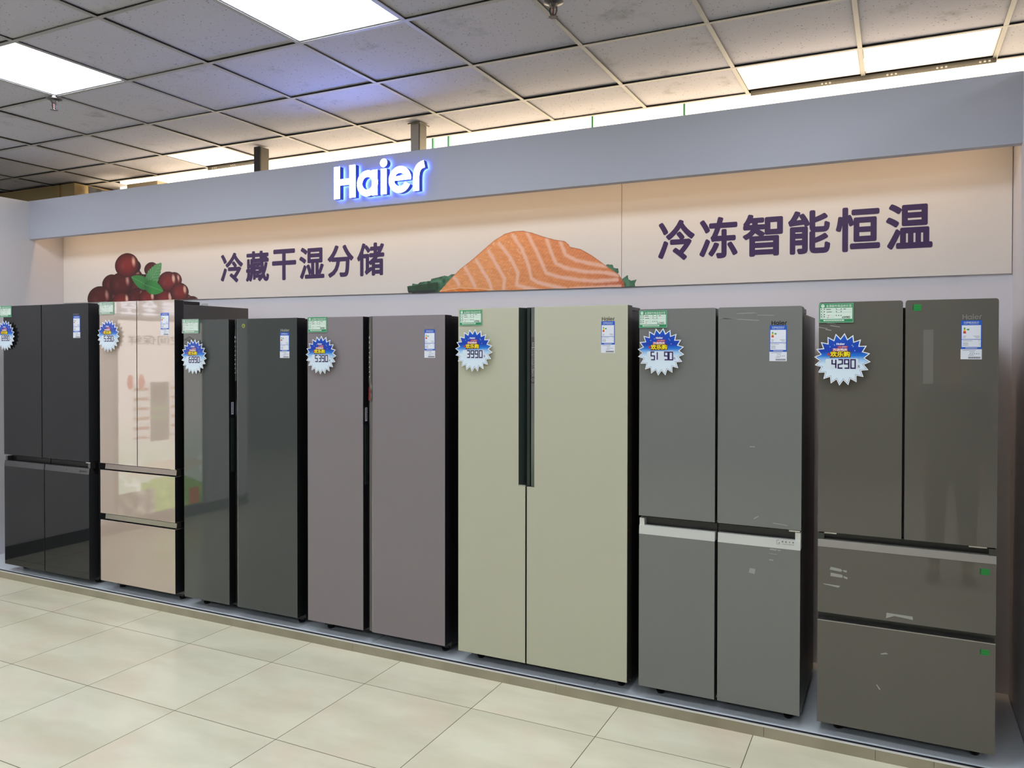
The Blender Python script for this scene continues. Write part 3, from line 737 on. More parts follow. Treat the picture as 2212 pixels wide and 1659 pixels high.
blue_m = M('energy_label_blue', '#0f56c0', 0.4); lab_m = M('energy_label_white', '#dfe4f0', 0.4)
lg, ly, lo_, lr = M('label_green', '#3f8f3a', .5), M('label_yellow', '#e8dc3a', .5), M('label_orange', '#e8a030', .5), M('label_red', '#c83a20', .5)
def energy_label(x0, x1, z0, z1, door):
    W_, H_ = x1-x0, z1-z0; X = lambda u: x0 + u*W_; Z = lambda v: z0 + v*H_; y = YF - 0.0006
    c = MB().box(x0, x1, y, YF - 0.0001, Z(.26), z1, 0).box(X(-.01), X(1.0), y, YF - 0.0001, z0, Z(.2595), 1)
    y -= .0002
    c.rect(X(.04), X(.95), Z(.52), Z(.875), y, 1); c.rect(X(.04), X(.95), Z(.315), Z(.505), y, 1)
    c.text('中国能效标识', X(.13), X(.86), Z(.93), Z(.968), y, 1, .012); c.rect(X(.13), X(.32), Z(.905), Z(.912), y, 1); c.rect(X(.38), X(.84), Z(.905), Z(.912), y, 1)
    y -= .0002
    for k, (mi, hw) in enumerate(((3, .03), (3, .038), (4, .045), (5, .052), (6, .062), (6, .07))):
        zt = .82 - .026*k; c.rect(X(.175 - hw), X(.175 + hw), Z(zt - .026), Z(zt), y, mi)
    c.flat([(X(.27), Z(.765)), (X(.30), Z(.785)), (X(.40), Z(.785)), (X(.40), Z(.745)), (X(.30), Z(.745))], y, 3)
    for (a, b_, v) in ((.10, .25, .585), (.10, .22, .55), (.60, .90, .588), (.68, .90, .552), (.09, .55, .47), (.82, .90, .472), (.09, .35, .415), (.09, .35, .385), (.09, .35, .352), (.87, .90, .415), (.87, .90, .385), (.87, .90, .352), (.08, .70, .225), (.42, .65, .185), (.36, .62, .10)):
        c.rect(X(a), X(b_), Z(v), Z(v + .012), y, 7)
    for k in range(5): c.rect(X(.43 + .1*k), X(.47 + .1*k), Z(.135), Z(.153), y, 2)
    for k in range(14): c.rect(X(.36 + .042*k), X(.385 + .042*k), Z(.02), Z(.065), y, 2)
    c.rect(X(.22), X(.78), Z(.282), Z(.295), y, 1)
    return c.build('energy_label', [blue_m, lab_m, ink_m, lg, ly, lo_, lr, greyink_m], door)

def slab(x0, x1, z0, z1, y0=YF, y1=YF+0.068, front=0, side=1, round_top=None, r=0.012, bevel=0.0012):
    """door slab; material 0 = front, 1 = sides"""
    mb = MB()
    if round_top:
        pts = [(x0, z0), (x1, z0)]
        pts += arc(x1-r, z1-r, r, r, 0, 90, 6) if 'r' in round_top else [(x1, z1)]
        pts += arc(x0+r, z1-r, r, r, 90, 180, 6) if 'l' in round_top else [(x0, z1)]
        mb.prism(pts, y0, y1, mi=side, front=front)
    else:
        mb.box(x0, x1, y0, y1, z0, z1, side, front)
    return mb

def cabinet(root, x0, x1, zt, body_mat, zb=0.088, inset=0.005, yb=YBK):
    MB().box(x0 + inset, x1 - inset, YF + 0.075, yb, zb, zt, 0).build('cabinet_body', body_mat, root, bevel=0.003)
    for i, (xx, yy) in enumerate(((x0 + 0.075, YF + 0.105), (x1 - 0.06, YF + 0.105), (x0 + 0.075, yb - 0.06), (x1 - 0.06, yb - 0.06))):
        f = MB().cyl((xx, yy), 0.016, 0.020, PH + 0.0002, PH + 0.012, n=18).cyl((xx, yy), 0.010, 0.010, PH + 0.012, zb + 0.004, n=12)
        if i < 2: f.box(xx - 0.03, xx + 0.03, yy - 0.018, yy + 0.02, PH + 0.02, zb + 0.003)
        f.build('foot', black_m, root)
def hinge(root, xa, xb, z0, z1, mat, ya=YF + 0.03, yb=YF + 0.20, label=None):
    MB().box(xa, xb, ya, yb, z0, z1).build('hinge_cover', mat, root, bevel=0.003)

def four_door(name, lab, x0, x1, xm_up, xm_lo, zt, zb, glass_m, side_m, strip_m, body_m, r=None, up_b=0.885, st=(0.802, 0.842), recess_m=None, capmat=None):
    root = thing(name, lab, 'refrigerator', ((x0+x1)/2, (YF + YBK)/2, PH), 'refrigerators on the platform')
    cabinet(root, x0, x1, zt - 0.028, body_m)
    g = 0.0045
    ul = slab(x0, xm_up[0], up_b, zt, round_top=r and 'l' + ('r' if r else ''), r=0.008).build('upper_door', [glass_m, side_m], root, bevel=0.001)
    ur = slab(xm_up[1], x1, up_b, zt, round_top=r and 'lr', r=0.008).build('upper_door', [glass_m, side_m], root, bevel=0.001)
    rm = recess_m or black_m
    los = []
    for (a, b_) in ((x0 + .001, xm_lo[0]), (xm_lo[1], x1 - 0.003)):
        d = slab(a, b_, zb, st[0] - 0.0005).box(a, b_, YF + 0.046, YF + 0.068, st[0] - .0005, up_b - 0.012, 2)
        d = d.build('lower_door', [glass_m, side_m, rm], root, bevel=0.001)
        MB().prism([(YF - 0.0005, st[0]), (YF + 0.0035, st[1]), (YF + 0.028, st[1]), (YF + 0.046, st[0] + .001)], a, b_, axis='x').build('handle_strip', strip_m, d)
        outer = a if a < x0 + 0.01 else b_ - 0.022
        MB().box(outer, outer + 0.022, YF + 0.010, YF + 0.046, st[1] - .002, up_b - 0.012).build('handle_end_cap', capmat or strip_m, d)
        los.append(d)
    hinge(root, x0 + .01, x0 + .07, zt - 0.028, zt - 0.006, side_m); hinge(root, x1 - .07, x1 - .004, zt - 0.028, zt - 0.006, side_m)
    MB().box(x1 - 0.05, x1 - 0.006, YF + 0.012, YF + 0.075, up_b - 0.010, up_b - 0.004).build('hinge_plate', chrome_m, root)
    return root, ul, ur, los

# --- 1 dark four-door at the far left
F1G = glass('dark_graphite_glass', rgb(30, 31, 34), 0.03)
rt, ul, ur, los = four_door('refrigerator', 'almost black glossy four-door refrigerator at the far left end of the row', -5.767, -4.842, (-5.342, -5.332), (-5.318, -5.310), 1.944, 0.099, F1G, M('dark_door_edge', '#26272b', 0.4), gunmetal_m, M('dark_grey_cabinet', '#36363a', 0.45))
brand_flat(MB(), -4.995, 1.866, 0.012, 0.062, YF - 0.0005, 0).build('brand_badge', M('badge_grey', '#6c7078', 0.3, 0.5), ur)
energy_label(-4.997, -4.926, 1.713, 1.862, ur)
MB().text_keep('智能分储', -4.915, 0.815, 0.011, YF - 0.003, 0, .02).rect(-4.935, -4.928, .812, .828, YF - 0.003, 0).build('printed_caption', ink_m, los[1])

# --- 2 champagne french door with drawers
def french(name, lab, x0, x1, xm, zt, up_b, strip, d1, d2, zb, glass_m, side_m, body_m, r, bar=False, strip_m=None):
    root = thing(name, lab, 'refrigerator', ((x0+x1)/2, (YF + YBK)/2, PH), 'refrigerators on the platform')
    cabinet(root, x0, x1, zt - 0.025, body_m)
    ul = slab(x0, xm[0], up_b, zt, round_top=r and 'lr', r=0.010).build('upper_door', [glass_m, side_m], root, bevel=0.001)
    ur = slab(xm[1], x1, up_b, zt, round_top=r and 'lr', r=0.010).build('upper_door', [glass_m, side_m], root, bevel=0.001)
    dr = []
    for (za, zc, nxt) in ((d1[0], d1[1], strip), (zb, d2, None)):
        top = zc
        d = slab(x0 + .001, x1 - .001, za, top).build('drawer', [glass_m, side_m], root, bevel=0.001)
        dr.append(d)
    return root, ul, ur, dr
F2G = M('champagne_glass', rgb(186, 168, 155), 0.035, ior=1.95)
F2S = M('black_door_edge', '#17171a', 0.4)
rt, ul, ur, dr = french('refrigerator', 'pale champagne mirror-glass refrigerator with two drawers, second from left', -4.731, -4.033, (-4.377, -4.371), 1.945, 0.889, None, (0.559, 0.8445), 0.516, 0.114, F2G, F2S, M('brown_grey_cabinet', '#57524e', 0.45), None)
for d, (z0, z1), zz in ((dr[0], (0.851, 0.883), .8445), (dr[1], (0.522, 0.552), .516)):
    MB().prism([(YF + 0.012, z0), (YF + 0.016, z1), (YF + 0.045, z1), (YF + 0.045, z0)], -4.70, -4.036, axis='x').build('handle_bar', M('bronze_brushed_metal', '#8d8582', 0.3, 0.9), d)
    MB().box(-4.728, -4.034, YF + 0.045, YF + 0.068, zz, z1 + 0.004).build('handle_recess', black_m, d)
MB().box(-4.09, -4.04, YF + 0.012, YF + 0.07, 0.8855, 0.8885).build('hinge_plate', chrome_m, rt)
hinge(rt, -4.13, -4.04, 1.920, 1.941, F2S); hinge(rt, -4.725, -4.66, 1.920, 1.941, F2S)
MB().box(-4.26, -4.07, YF + 0.24, YF + 0.28, 1.920, 1.934).box(-4.20, -4.12, YF + 0.30, YF + 0.34, 1.920, 1.940).build('top_bracket', steel_m, rt)
energy_label(-4.153, -4.081, 1.725, 1.864, ur)

# --- side by side
def sbs(name, lab, x0, xa, xb, x1, zt, zb, front_m, side_m, inner_m, body_m):
    root = thing(name, lab, 'refrigerator', ((x0+x1)/2, (YF + YBK)/2, PH), 'refrigerators on the platform')
    cabinet(root, x0, x1, zt - 0.022, body_m)
    # left door: front plate, then a stepped inner edge with the grip pocket
    dl = slab(x0, xa, zb, zt).build('freezer_door', [front_m, side_m], root, bevel=0.001)
    MB().box(xa - 0.001, xa + 0.026, YF + 0.046, YF + 0.068, zb + 0.002, zt - 0.002).build('inner_edge', black_m, dl)
    MB().prism([(xa, YF + 0.016), (xa + 0.004, YF + 0.016), (xa + 0.004, YF + 0.040), (xa, YF + 0.040)], 0.905, 1.228, axis='z').build('grip_pocket', M('grip_green_black', '#25302e', 0.15), dl)
    st = MB().box(xa + 0.0003, xa + 0.0010, YF + 0.018, YF + 0.036, 1.248, 1.322, 0)
    for k in range(7): st.box(xa + 0.001, xa + 0.0013, YF + 0.023, YF + 0.031, 1.258 + 0.009*k, 1.263 + 0.009*k, 1)
    st.build('barcode_sticker', [M('sticker_lilac_white', '#c9cbe0', .4), ink_m], dl)
    # right door with a slanted edge that carries the controls
    poly = [(xb, YF), (x1, YF), (x1, YF + 0.068), (xb - 0.036, YF + 0.068), (xb - 0.036, YF + 0.020)]
    d = MB(); n = len(poly)
    vs = [(p[0], p[1], zb) for p in poly] + [(p[0], p[1], zt) for p in poly]
    fs = [tuple(range(n-1, -1, -1)), tuple(range(n, 2*n))] + [(i, (i+1) % n, n+(i+1) % n, n+i) for i in range(n)]
    d.add(vs, fs, [1, 1, 0, 1, 1, 1, 2])
    drr = d.build('fridge_door', [front_m, side_m, inner_m], root, bevel=0.001)
    MB().box(xb - 0.0006, xb + 0.0012, YF - 0.0008, YF + 0.001, zb, zt).build('bright_edge', chrome_m, drr)
    hinge(root, x1 - .055, x1 - .003, zt - 0.022, zt - 0.004, side_m); hinge(root, x0 + .003, x0 + .055, zt - 0.022, zt - 0.004, side_m)
    return root, dl, drr
def controls(door, xb, z_top, z_bot, film_m, red=False):
    """printed controls on the slanted inner edge, covered by loose film"""
    mb = MB()
    def P(s, z): return (xb - 0.0012 - s*0.035, YF - 0.0012 + s*0.020, z)
    nz = 26; rn = random.Random(int(abs(xb)*100)); vs = []
    for j in range(nz+1):
        z = z_top + (z_bot - z_top)*j/nz
        for s in (0.10, 0.5, 0.92): 
            p = P(s + (rn.random()-.5)*.06, z); vs.append((p[0] - rn.random()*.0015, p[1] - rn.random()*.003, p[2]))
    fs = [(j*3+i, j*3+i+1, (j+1)*3+i+1, (j+1)*3+i) for j in range(nz) for i in range(2)]
    mb.add(vs, fs, 0)
    for k in range(9):
        z = z_top - 0.11 - k*0.026
        if z < z_bot + .03: break
        a, b_, c, e = P(.55, z), P(.75, z), P(.75, z + (.012 if k < 2 else .006)), P(.55, z + (.012 if k < 2 else .006))
        mb.add([(p[0] - .003, p[1] - .004, p[2]) for p in (a, b_, c, e)], [(0, 1, 2, 3)], 1)
    if red:
        a, b_, c, e = P(.5, z_bot + .01), P(.85, z_bot + .0), P(.8, z_bot + .07), P(.55, z_bot + .075)
        mb.add([(p[0] - .003, p[1] - .004, p[2]) for p in (a, b_, c, e)], [(0, 1, 2, 3)], 2)
    return mb.build('control_strip', [film_m, white_m, red_m], door)
F3G = glass('green_grey_glass', rgb(72, 76, 75), 0.03)
film = M('wrinkled_silver_film', '#7d7f80', 0.15, 0.6)
rt, dl, drr = sbs('refrigerator', 'dark green-grey glossy side-by-side refrigerator beside the champagne one', -3.953, -3.577, -3.508, -3.054, 1.816, 0.113, F3G, M('near_black_edge', '#121214', 0.4), M('dark_inner_edge', '#151517', 0.3), M('black_cabinet', '#18181b', 0.45))
controls(drr, -3.508, 1.813, 1.45, film)
brand_flat(MB(), -3.173, 1.738, 0.0155, 0.064, YF - 0.0005, 0).build('brand_badge', M('badge_silver', '#a8aca8', 0.3, 0.6), drr)
energy_label(-3.178, -3.109, 1.588, 1.734, drr)
MB().cyl((-3.458, 1.775), 0.0125, 0.0125, YF - 0.0012, YF, axis='y', n=24).flat([(-3.464, 1.769), (-3.452, 1.769), (-3.458, 1.783)], YF - 0.0014, 1).build('eco_sticker', [M('sticker_olive', '#8f9a3e', 0.4), ink_m], drr)

F4G = glass('mauve_steel', rgb(138, 130, 135), 0.42, spec=0.4, metal=0.25)
rt, dl, drr = sbs('refrigerator', 'matte mauve-grey side-by-side refrigerator left of the gold one', -2.977, -2.594, -2.531, -2.078, 1.815, 0.116, F4G, M('black_edge_violet', '#141318', 0.4), M('grey_inner_edge', '#6d6768', 0.35), M('black_cabinet', '#18181b', 0.45))
controls(drr, -2.531, 1.805, 1.36, M('cloudy_film', '#77736c', 0.3, 0.2), True)
brand_flat(MB(), -2.199, 1.746, 0.013, 0.058, YF - 0.0005, 0).build('brand_badge', M('badge_mauve', '#9c9698', 0.3, 0.5), drr)
energy_label(-2.201, -2.137, 1.594, 1.740, drr)

# --- 5 gold side-by-side with a deep grip channel
F5G = glass('gold_steel', rgb(190, 190, 170), 0.40, spec=0.4, metal=0.15)
F5S = M('gold_edge', '#8a8470', 0.4); F5B = M('black_cabinet', '#18181b', 0.45)
x0, x1, zt, zb = -1.999, -1.105, 1.842, 0.109
rt = thing('refrigerator', 'pale gold side-by-side refrigerator with a dark grip channel, in the middle', 'refrigerator', ((x0+x1)/2, (YF+YBK)/2, PH), 'refrigerators on the platform')
cabinet(rt, x0, x1, zt - 0.024, F5B)
zn = 0.972
edge5 = M('dark_bronze_edge', '#2c2822', 0.4)
def notched(xf, xn, xi, right):
    pts = [(xf, zb), (xi, zb), (xi, zn), (xn, zn), (xn, zt), (xf, zt)]
    return MB().prism(pts, YF, YF + 0.068, mi=1, front=0)
dl = notched(x0, -1.659, -1.622, False).build('freezer_door', [F5G, edge5], rt, bevel=0.001)
drr = notched(x1, -1.574, -1.614, True).build('fridge_door', [F5G, edge5], rt, bevel=0.001)
grip = M('grip_dark_green', '#2f3836', 0.16); grip2 = M('grip_grey', '#4a514d', 0.18)
MB().prism([(-1.659, YF + 0.006), (-1.659, YF + 0.060), (-1.606, YF + 0.060), (-1.606, YF + 0.018), (-1.622, YF + 0.018), (-1.634, YF + 0.050)], zn + 0.001, zt - 0.001, axis='z').build('grip_channel', grip, dl)
MB().prism([(-1.598, YF + 0.014), (-1.5745, YF + 0.004), (-1.5745, YF + 0.06), (-1.598, YF + 0.06)], zn + 0.001, zt - 0.001, axis='z').build('grip_channel', grip2, drr)
MB().box(-1.6595, -1.6221, YF + 0.002, YF + 0.06, zn, zn + 0.006).build('channel_floor', chrome_m, dl)
cp = MB(); cm = [M('control_glass', '#0c0d10', 0.1), M('control_print', '#b9c2c8', 0.5)]
P5 = lambda s, z: (-1.5965 + s*0.021, YF + 0.0125 - s*0.0090, z)
cp.add([P5(0, 1.474), P5(1, 1.474), P5(1, 1.698), P5(0, 1.698)], [(0, 1, 2, 3)], 0)
def cprint(s0, s1, z0, z1): cp.add([(p[0], p[1] - .0005, p[2]) for p in (P5(s0, z0), P5(s1, z0), P5(s1, z1), P5(s0, z1))], [(0, 1, 2, 3)], 1)
for k in range(6): cprint(.30, .38, 1.60 + .008*k, 1.605 + .008*k); cprint(.30, .38, 1.552 + .008*k, 1.557 + .008*k)
for k in range(4): cprint(.66, .74, 1.60 + .012*k, 1.604 + .012*k); cprint(.66, .74, 1.552 + .012*k, 1.556 + .012*k)
cprint(.35, .75, 1.668, 1.671); cprint(.35, .42, 1.655, 1.671); cprint(.68, .75, 1.655, 1.671); cprint(.35, .75, 1.655, 1.658); cprint(.2, .9, 1.646, 1.649)
for z in (1.508, 1.522, 1.536): cprint(.25, .45, z, z + .002); cprint(.25, .45, z + .006, z + .008); cprint(.55, .8, z, z + .002); cprint(.55, .8, z + .006, z + .008)
for k in range(12):
    a = k*math.pi/6; cprint(.5 + .28*math.cos(a) - .05, .5 + .28*math.cos(a) + .05, 1.490 + .007*math.sin(a) - .001, 1.490 + .007*math.sin(a) + .001)
cp.build('control_panel', cm, drr)
hinge(rt, x1 - .07, x1 - .003, zt - 0.024, zt - 0.006, edge5); hinge(rt, x0 + .003, x0 + .07, zt - 0.024, zt - 0.006, edge5)
brand_flat(MB(), -1.230, 1.7705, 0.0165, 0.062, YF - 0.0006, 0).build('brand_badge', M('badge_chrome', '#d9d8d0', 0.12, 1.0), drr)
energy_label(-1.233, -1.167, 1.622, 1.768, drr)

# --- 6 grey four-door
F6G = glass('blue_grey_glass', rgb(118, 120, 118), 0.03)
rt, ul, ur, los = four_door('refrigerator', 'mid-grey glass four-door refrigerator with bright handle strips, second from right', -1.050, -0.351, (-0.7075, -0.6965), (-0.7075, -0.6945), 1.819, 0.110, F6G, M('dark_grey_edge', '#3b3d40', 0.4), steel_m, M('grey_brown_cabinet', '#66615d', 0.4), r=True, recess_m=M('recess_grey', '#3c3c3a', 0.3))
brand_flat(MB(), -0.474, 1.741, 0.0165, 0.062, YF - 0.0005, 0).build('brand_badge', M('badge_dark', '#3c4042', 0.2, 0.5), ur)
energy_label(-0.481, -0.412, 1.589, 1.739, ur)
cpt = MB().text('智', -.428, -.4215, .8295, .836, YF - .0026, 0, .02).text('能', -.414, -.4075, .8295, .836, YF - .0026, 0, .02).text('分', -.400, -.3935, .8295, .836, YF - .0026, 0, .02).text('储', -.386, -.3795, .8295, .836, YF - .0026, 0, .02)
for k in range(8): cpt.rect(-.425 + .0062*k, -.4225 + .0062*k, .8215, .824, YF - .0016, 0)
cpt.rect(-.448, -.447, .820, .838, YF - .002, 0).rect(-.448, -.437, .837, .838, YF - .002, 0).rect(-.448, -.437, .820, .821, YF - .002, 0).rect(-.440, -.4365, .824, .828, YF - .002, 0)
cpt.build('printed_caption', ink_m, los[1])
film_p = M('film_scrap_glint', '#9a9c97', 0.12)  # film scraps and scuffs; reflections in the wrap are put into this pale colour
def scrap_glints(door, polys):
    for p in polys: MB().flat(p, YF - 0.0004).build('film_scrap_glint', film_p, door)
scrap_glints(ur, [[(-.69,1.772),(-.64,1.772),(-.60,1.766),(-.645,1.769),(-.69,1.775)], [(-.62,1.790),(-.53,1.792),(-.55,1.795),(-.615,1.793)], [(-.535,1.783),(-.46,1.780),(-.47,1.783),(-.53,1.785)], [(-.62,1.766),(-.52,1.759),(-.53,1.763),(-.61,1.769)]])
scrap_glints(los[1], [[(-.478,.792),(-.474,.799),(-.448,.798),(-.447,.794),(-.455,.791)], [(-.446,.797),(-.430,.797),(-.436,.791),(-.444,.792)], [(-.563,.685),(-.558,.705),(-.535,.704),(-.538,.682)], [(-.480,.776),(-.446,.775),(-.446,.777),(-.48,.778)], [(-.48,.748),(-.463,.747),(-.461,.752),(-.478,.753)]])
scrap_glints(ur, [[(-.545,.918),(-.525,.931),(-.521,.929),(-.541,.916)], [(-.465,.905),(-.40,.900),(-.41,.904),(-.463,.908)], [(-.563,1.222),(-.540,1.222),(-.54,1.226),(-.56,1.226)]])

# --- 7 taupe french door at the right
F7G = glass('taupe_glass', rgb(95, 92, 86), 0.022)
rt, ul, ur, dr = french('refrigerator', 'dark taupe glass refrigerator with two wide drawers at the right end', -0.287, 0.347, (0.0235, 0.0325), 1.831, 0.890, None, (0.5595, 0.8285), 0.527, 0.105, F7G, M('taupe_edge', '#4a4744', 0.4), M('taupe_cabinet', '#544f4c', 0.45), True)
MB().prism([(YF - 0.0005, .8290), (YF + .003, .8585), (YF + 0.03, .8585), (YF + 0.046, .829)], -0.286, 0.346, axis='x').build('handle_strip', M('warm_brushed_steel', '#a9a6a0', 0.3, 0.4), dr[0])
MB().box(-0.286, 0.346, YF + 0.046, YF + 0.068, .829, .884).box(-0.286, -0.262, YF + .008, YF + .046, .8575, .884).box(0.322, 0.346, YF + .008, YF + .046, .8575, .884).build('handle_recess', M('recess_grey_green', '#3d403d', 0.25), dr[0])
MB().box(-0.286, 0.346, YF + 0.040, YF + 0.068, .527, .556).build('handle_recess', MATS['recess_grey_green'], dr[1])
MB().box(-0.286, 0.346, YF - 0.0004, YF + 0.004, .5255, .5280).build('bright_edge', MATS['warm_brushed_steel'], dr[1])
for a, b_ in ((-0.262, -0.215), (0.255, 0.315)): MB().box(a, b_, YF + .006, YF + .06, .884, .8885).build('hinge_plate', chrome_m, rt)
brand_flat(MB(), 0.2275, 1.753, 0.0185, 0.064, YF - 0.0005, 0).build('brand_badge', M('badge_warm_grey', '#8d8b87', 0.3, 0.5), ur)
energy_label(0.223, 0.2925, 1.601, 1.749, ur)
gs_m = M('green_sticker', '#128a3a', 0.4); gs2 = M('green_sticker_dark', '#0a4a20', 0.4)
for d, (a, b_, c, e) in ((ur, (0.058, 0.087, 1.789, 1.814)), (dr[0], (0.293, 0.3235, 0.785, 0.808)), (dr[1], (0.295, 0.325, 0.480, 0.501))):
    MB().box(a, b_, YF - .0005, YF - .0001, c, e, 0).rect(a, a + .003, c + .002, e, YF - .0008, 1).rect(a + .006, b_ - .003, (c+e)/2 - .006, (c+e)/2 - .005, YF - .0008, 1).rect(a + .006, b_ - .003, (c+e)/2 + .003, (c+e)/2 + .004, YF - .0008, 1).build('inspection_sticker', [gs_m, gs2], d)
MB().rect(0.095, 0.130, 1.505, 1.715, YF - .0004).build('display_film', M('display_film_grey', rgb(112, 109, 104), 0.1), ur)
scrap_glints(ul, [[(-.258,1.745),(-.222,1.741),(-.222,1.743),(-.255,1.748)], [(-.287,1.728),(-.253,1.722),(-.253,1.724),(-.287,1.731)], [(-.26,1.722),(-.238,1.717),(-.24,1.714),(-.262,1.719)], [(-.243,1.734),(-.205,1.728),(-.207,1.731),(-.243,1.737)]])
scrap_glints(dr[0], [[(-.24,.738),(-.236,.750),(-.196,.745),(-.192,.738),(-.198,.734)], [(-.190,.742),(-.175,.742),(-.176,.733),(-.188,.736)], [(-.237,.712),(-.236,.726),(-.192,.722),(-.190,.712),(-.196,.710)], [(-.188,.718),(-.172,.714),(-.173,.706),(-.186,.710)], [(-.265,.678),(-.20,.676),(-.206,.668),(-.262,.675)], [(-.03,.570),(-.028,.592),(.065,.590),(.066,.577),(.0,.583)]])
scrap_glints(dr[1], [[(-.05,.425),(-.03,.432),(-.02,.428),(-.045,.422)], [(-.062,.300),(-.048,.282),(-.052,.279),(-.064,.297)]])

# ------------------------------------------------------------------ tags on the doors
price_burst(-5.715, 1.733, '6990', 'starburst tag reading 6990 on the near black refrigerator, at the left edge', rot=4)
price_burst(-4.620, 1.724, '5390', 'starburst tag reading 5390 on the champagne refrigerator', rot=3)
price_burst(-3.846, 1.592, '6990', 'starburst tag reading 6990 on the dark green-grey refrigerator', rot=6)
price_burst(-2.867, 1.605, '5390', 'starburst tag reading 5390 on the mauve-grey refrigerator', rot=2)
price_burst(-1.900, 1.632, '3990', 'starburst tag reading 3990 on the pale gold refrigerator', rot=5)
price_burst(-0.946, 1.627, '51 90', 'starburst tag reading 5190 on the grey four-door refrigerator', rot=6)
price_burst(-0.197, 1.598, '4290', 'largest looking starburst tag reading 4290 on the taupe refrigerator', rot=5)
price_card(-5.808, -5.668, 1.866, 1.946, '', 'green bordered price card at the top corner of the near black refrigerator')
price_card(-4.724, -4.588, 1.865, 1.944, '', 'crumpled glinting price card at the top of the champagne refrigerator', True)
price_card(-3.957, -3.821, 1.735, 1.820, '', 'plastic wrapped price card at the top of the dark green-grey refrigerator', True)
price_card(-2.970, -2.838, 1.732, 1.817, '8990', 'green price card reading 8990 on the mauve-grey refrigerator')
price_card(-1.990, -1.862, 1.757, 1.835, '4990', 'green price card reading 4990 on the pale gold refrigerator')
price_card(-1.050, -0.922, 1.735, 1.812, '6390', 'green price card reading 6390 on the grey four-door refrigerator')
price_card(-0.285, -0.156, 1.747, 1.826, '4990', 'green price card reading 4990 on the taupe refrigerator')

# ------------------------------------------------------------------ poster and lit letters on the left wall (seen in the door reflections)
po = thing('wall_poster', 'tall product poster on the left wall, seen mirrored in the champagne door', 'poster', (XL, 1.67, 0.1))
def poster_ink(X, Z):   # X runs along the wall
    c = blend(hexrgb('#efe6e2'), hexrgb('#c9d8c4'), np.clip((1.05-Z)/0.5, 0, 1))
    n = vnoise(X, Z, 22, 3); c = blend(c, hexrgb('#ffffff'), ((n > 0.72) & (Z < 0.62)).astype(float)*0.7)
    veg = (Z < 0.30 + 0.12*np.sin((X-1.2)*3.5) + 0.05*n) & (X < 1.9)
    c = np.where(veg[..., None], blend(hexrgb('#6a9a3c'), hexrgb('#a8c860'), n), c)
    dk_s = (Z < 0.34) & (X >= 1.75); c = np.where(dk_s[..., None], blend(hexrgb('#4a4a44'), hexrgb('#b8b4ac'), n), c)
    car = (np.abs(X-1.30) < 0.06) & (Z < 0.28); c = np.where(car[..., None], hexrgb('#c06a30'), c)
    for (a, b_, z0, z1, h) in ((1.795,1.98,.80,1.33,'#ded8d4'),(1.40,1.585,.76,1.36,'#ded8d4'),(1.59,1.79,.78,1.33,'#6a706e'),(1.605,1.775,1.17,1.30,'#4c5352'),(1.605,1.775,1.07,1.10,'#7c9a60'),(1.605,1.775,.99,1.02,'#7c9a60'),(1.688,1.694,.78,.98,'#3c4240')):
        c = np.where(((X > a) & (X < b_) & (Z > z0) & (Z < z1))[..., None], hexrgb(h), c)
    shelf = (((X > 1.81) & (X < 1.965)) | ((X > 1.415) & (X < 1.57))) & (Z > .82) & (Z < 1.30) & (np.mod(Z, .09) < .028)
    c = np.where(shelf[..., None], blend(hexrgb('#a8705c'), hexrgb('#c8b090'), n), c)
    for gx_, gz_ in ((2.0, 1.34), (1.885, 1.34)): c = np.where((((X-gx_)/.032)**2 + ((Z-gz_)/.07)**2 < 1)[..., None], hexrgb('#c86a58'), c)
    frg = (X > 9) & (X < 1.95) & (Z > 0.62) & (Z < 1.28); c = np.where(frg[..., None], hexrgb('#8a9090'), c)
    bd = ((X-1.62)/0.42)**2 + ((Z-0.52)/0.07)**2 < 1; c = np.where(bd[..., None], hexrgb('#d8ccb8'), c)
    return np.clip(c, 0, 1), np.ones(X.shape, bool)
V, q, c = raster(poster_ink, 1.20, 2.12, 0.12, 1.90, 140, 260, 0.0)
V = np.stack([np.full(len(V), XL + 0.006), V[:, 0], V[:, 2]], 1)
lb_m = M('backlit_poster', '#ffffff', 0.4); nt, ns, ls, b = nodes(lb_m)
at = ns.new('ShaderNodeVertexColor'); at.layer_name = 'Col'; ls.new(at.outputs[0], b.inputs['Base Color']); ls.new(at.outputs[0], b.inputs['Emission Color']); b.inputs['Emission Strength'].default_value = 2.1
raster_obj('poster_print', (V, q, c), po, lb_m)
MB().box(XL + .0005, XL + 0.005, 1.17, 2.15, 0.10, 1.93).build('poster_frame', M('poster_frame_grey', '#9aa09c', 0.4), po)
def wall_text(body, y0, y1, z0, z1, x, bold):
    v, f, asp = text_geo(body, bold); n = len(text_geo(body)[0])
    return MB().add([(x + 5e-5*(i//n), y0 + (y1-y0)*a, z0 + (z1-z0)*b_) for i, (a, b_) in enumerate(v)], f)
wall_text('全空间保鲜', 1.28, 2.02, 1.68, 1.77, XL + 0.0075, .01).build('poster_title', M('poster_grey_ink', '#77707a', .5), po)
lt = thing('lit_wall_letters', 'white glowing letters on the left wall above the poster', 'sign', (XL, 1.7, 1.96))
for k, ch in enumerate('鲜全空间'):
    yy = 1.50 + 0.215*k
    wall_text(ch, yy, yy + 0.17, 1.955, 2.10, XL + 0.02, .015).build('letter', M('lit_letter', '#ffffff', .4, emis=(.8, .85, 1), estr=2.6), lt)

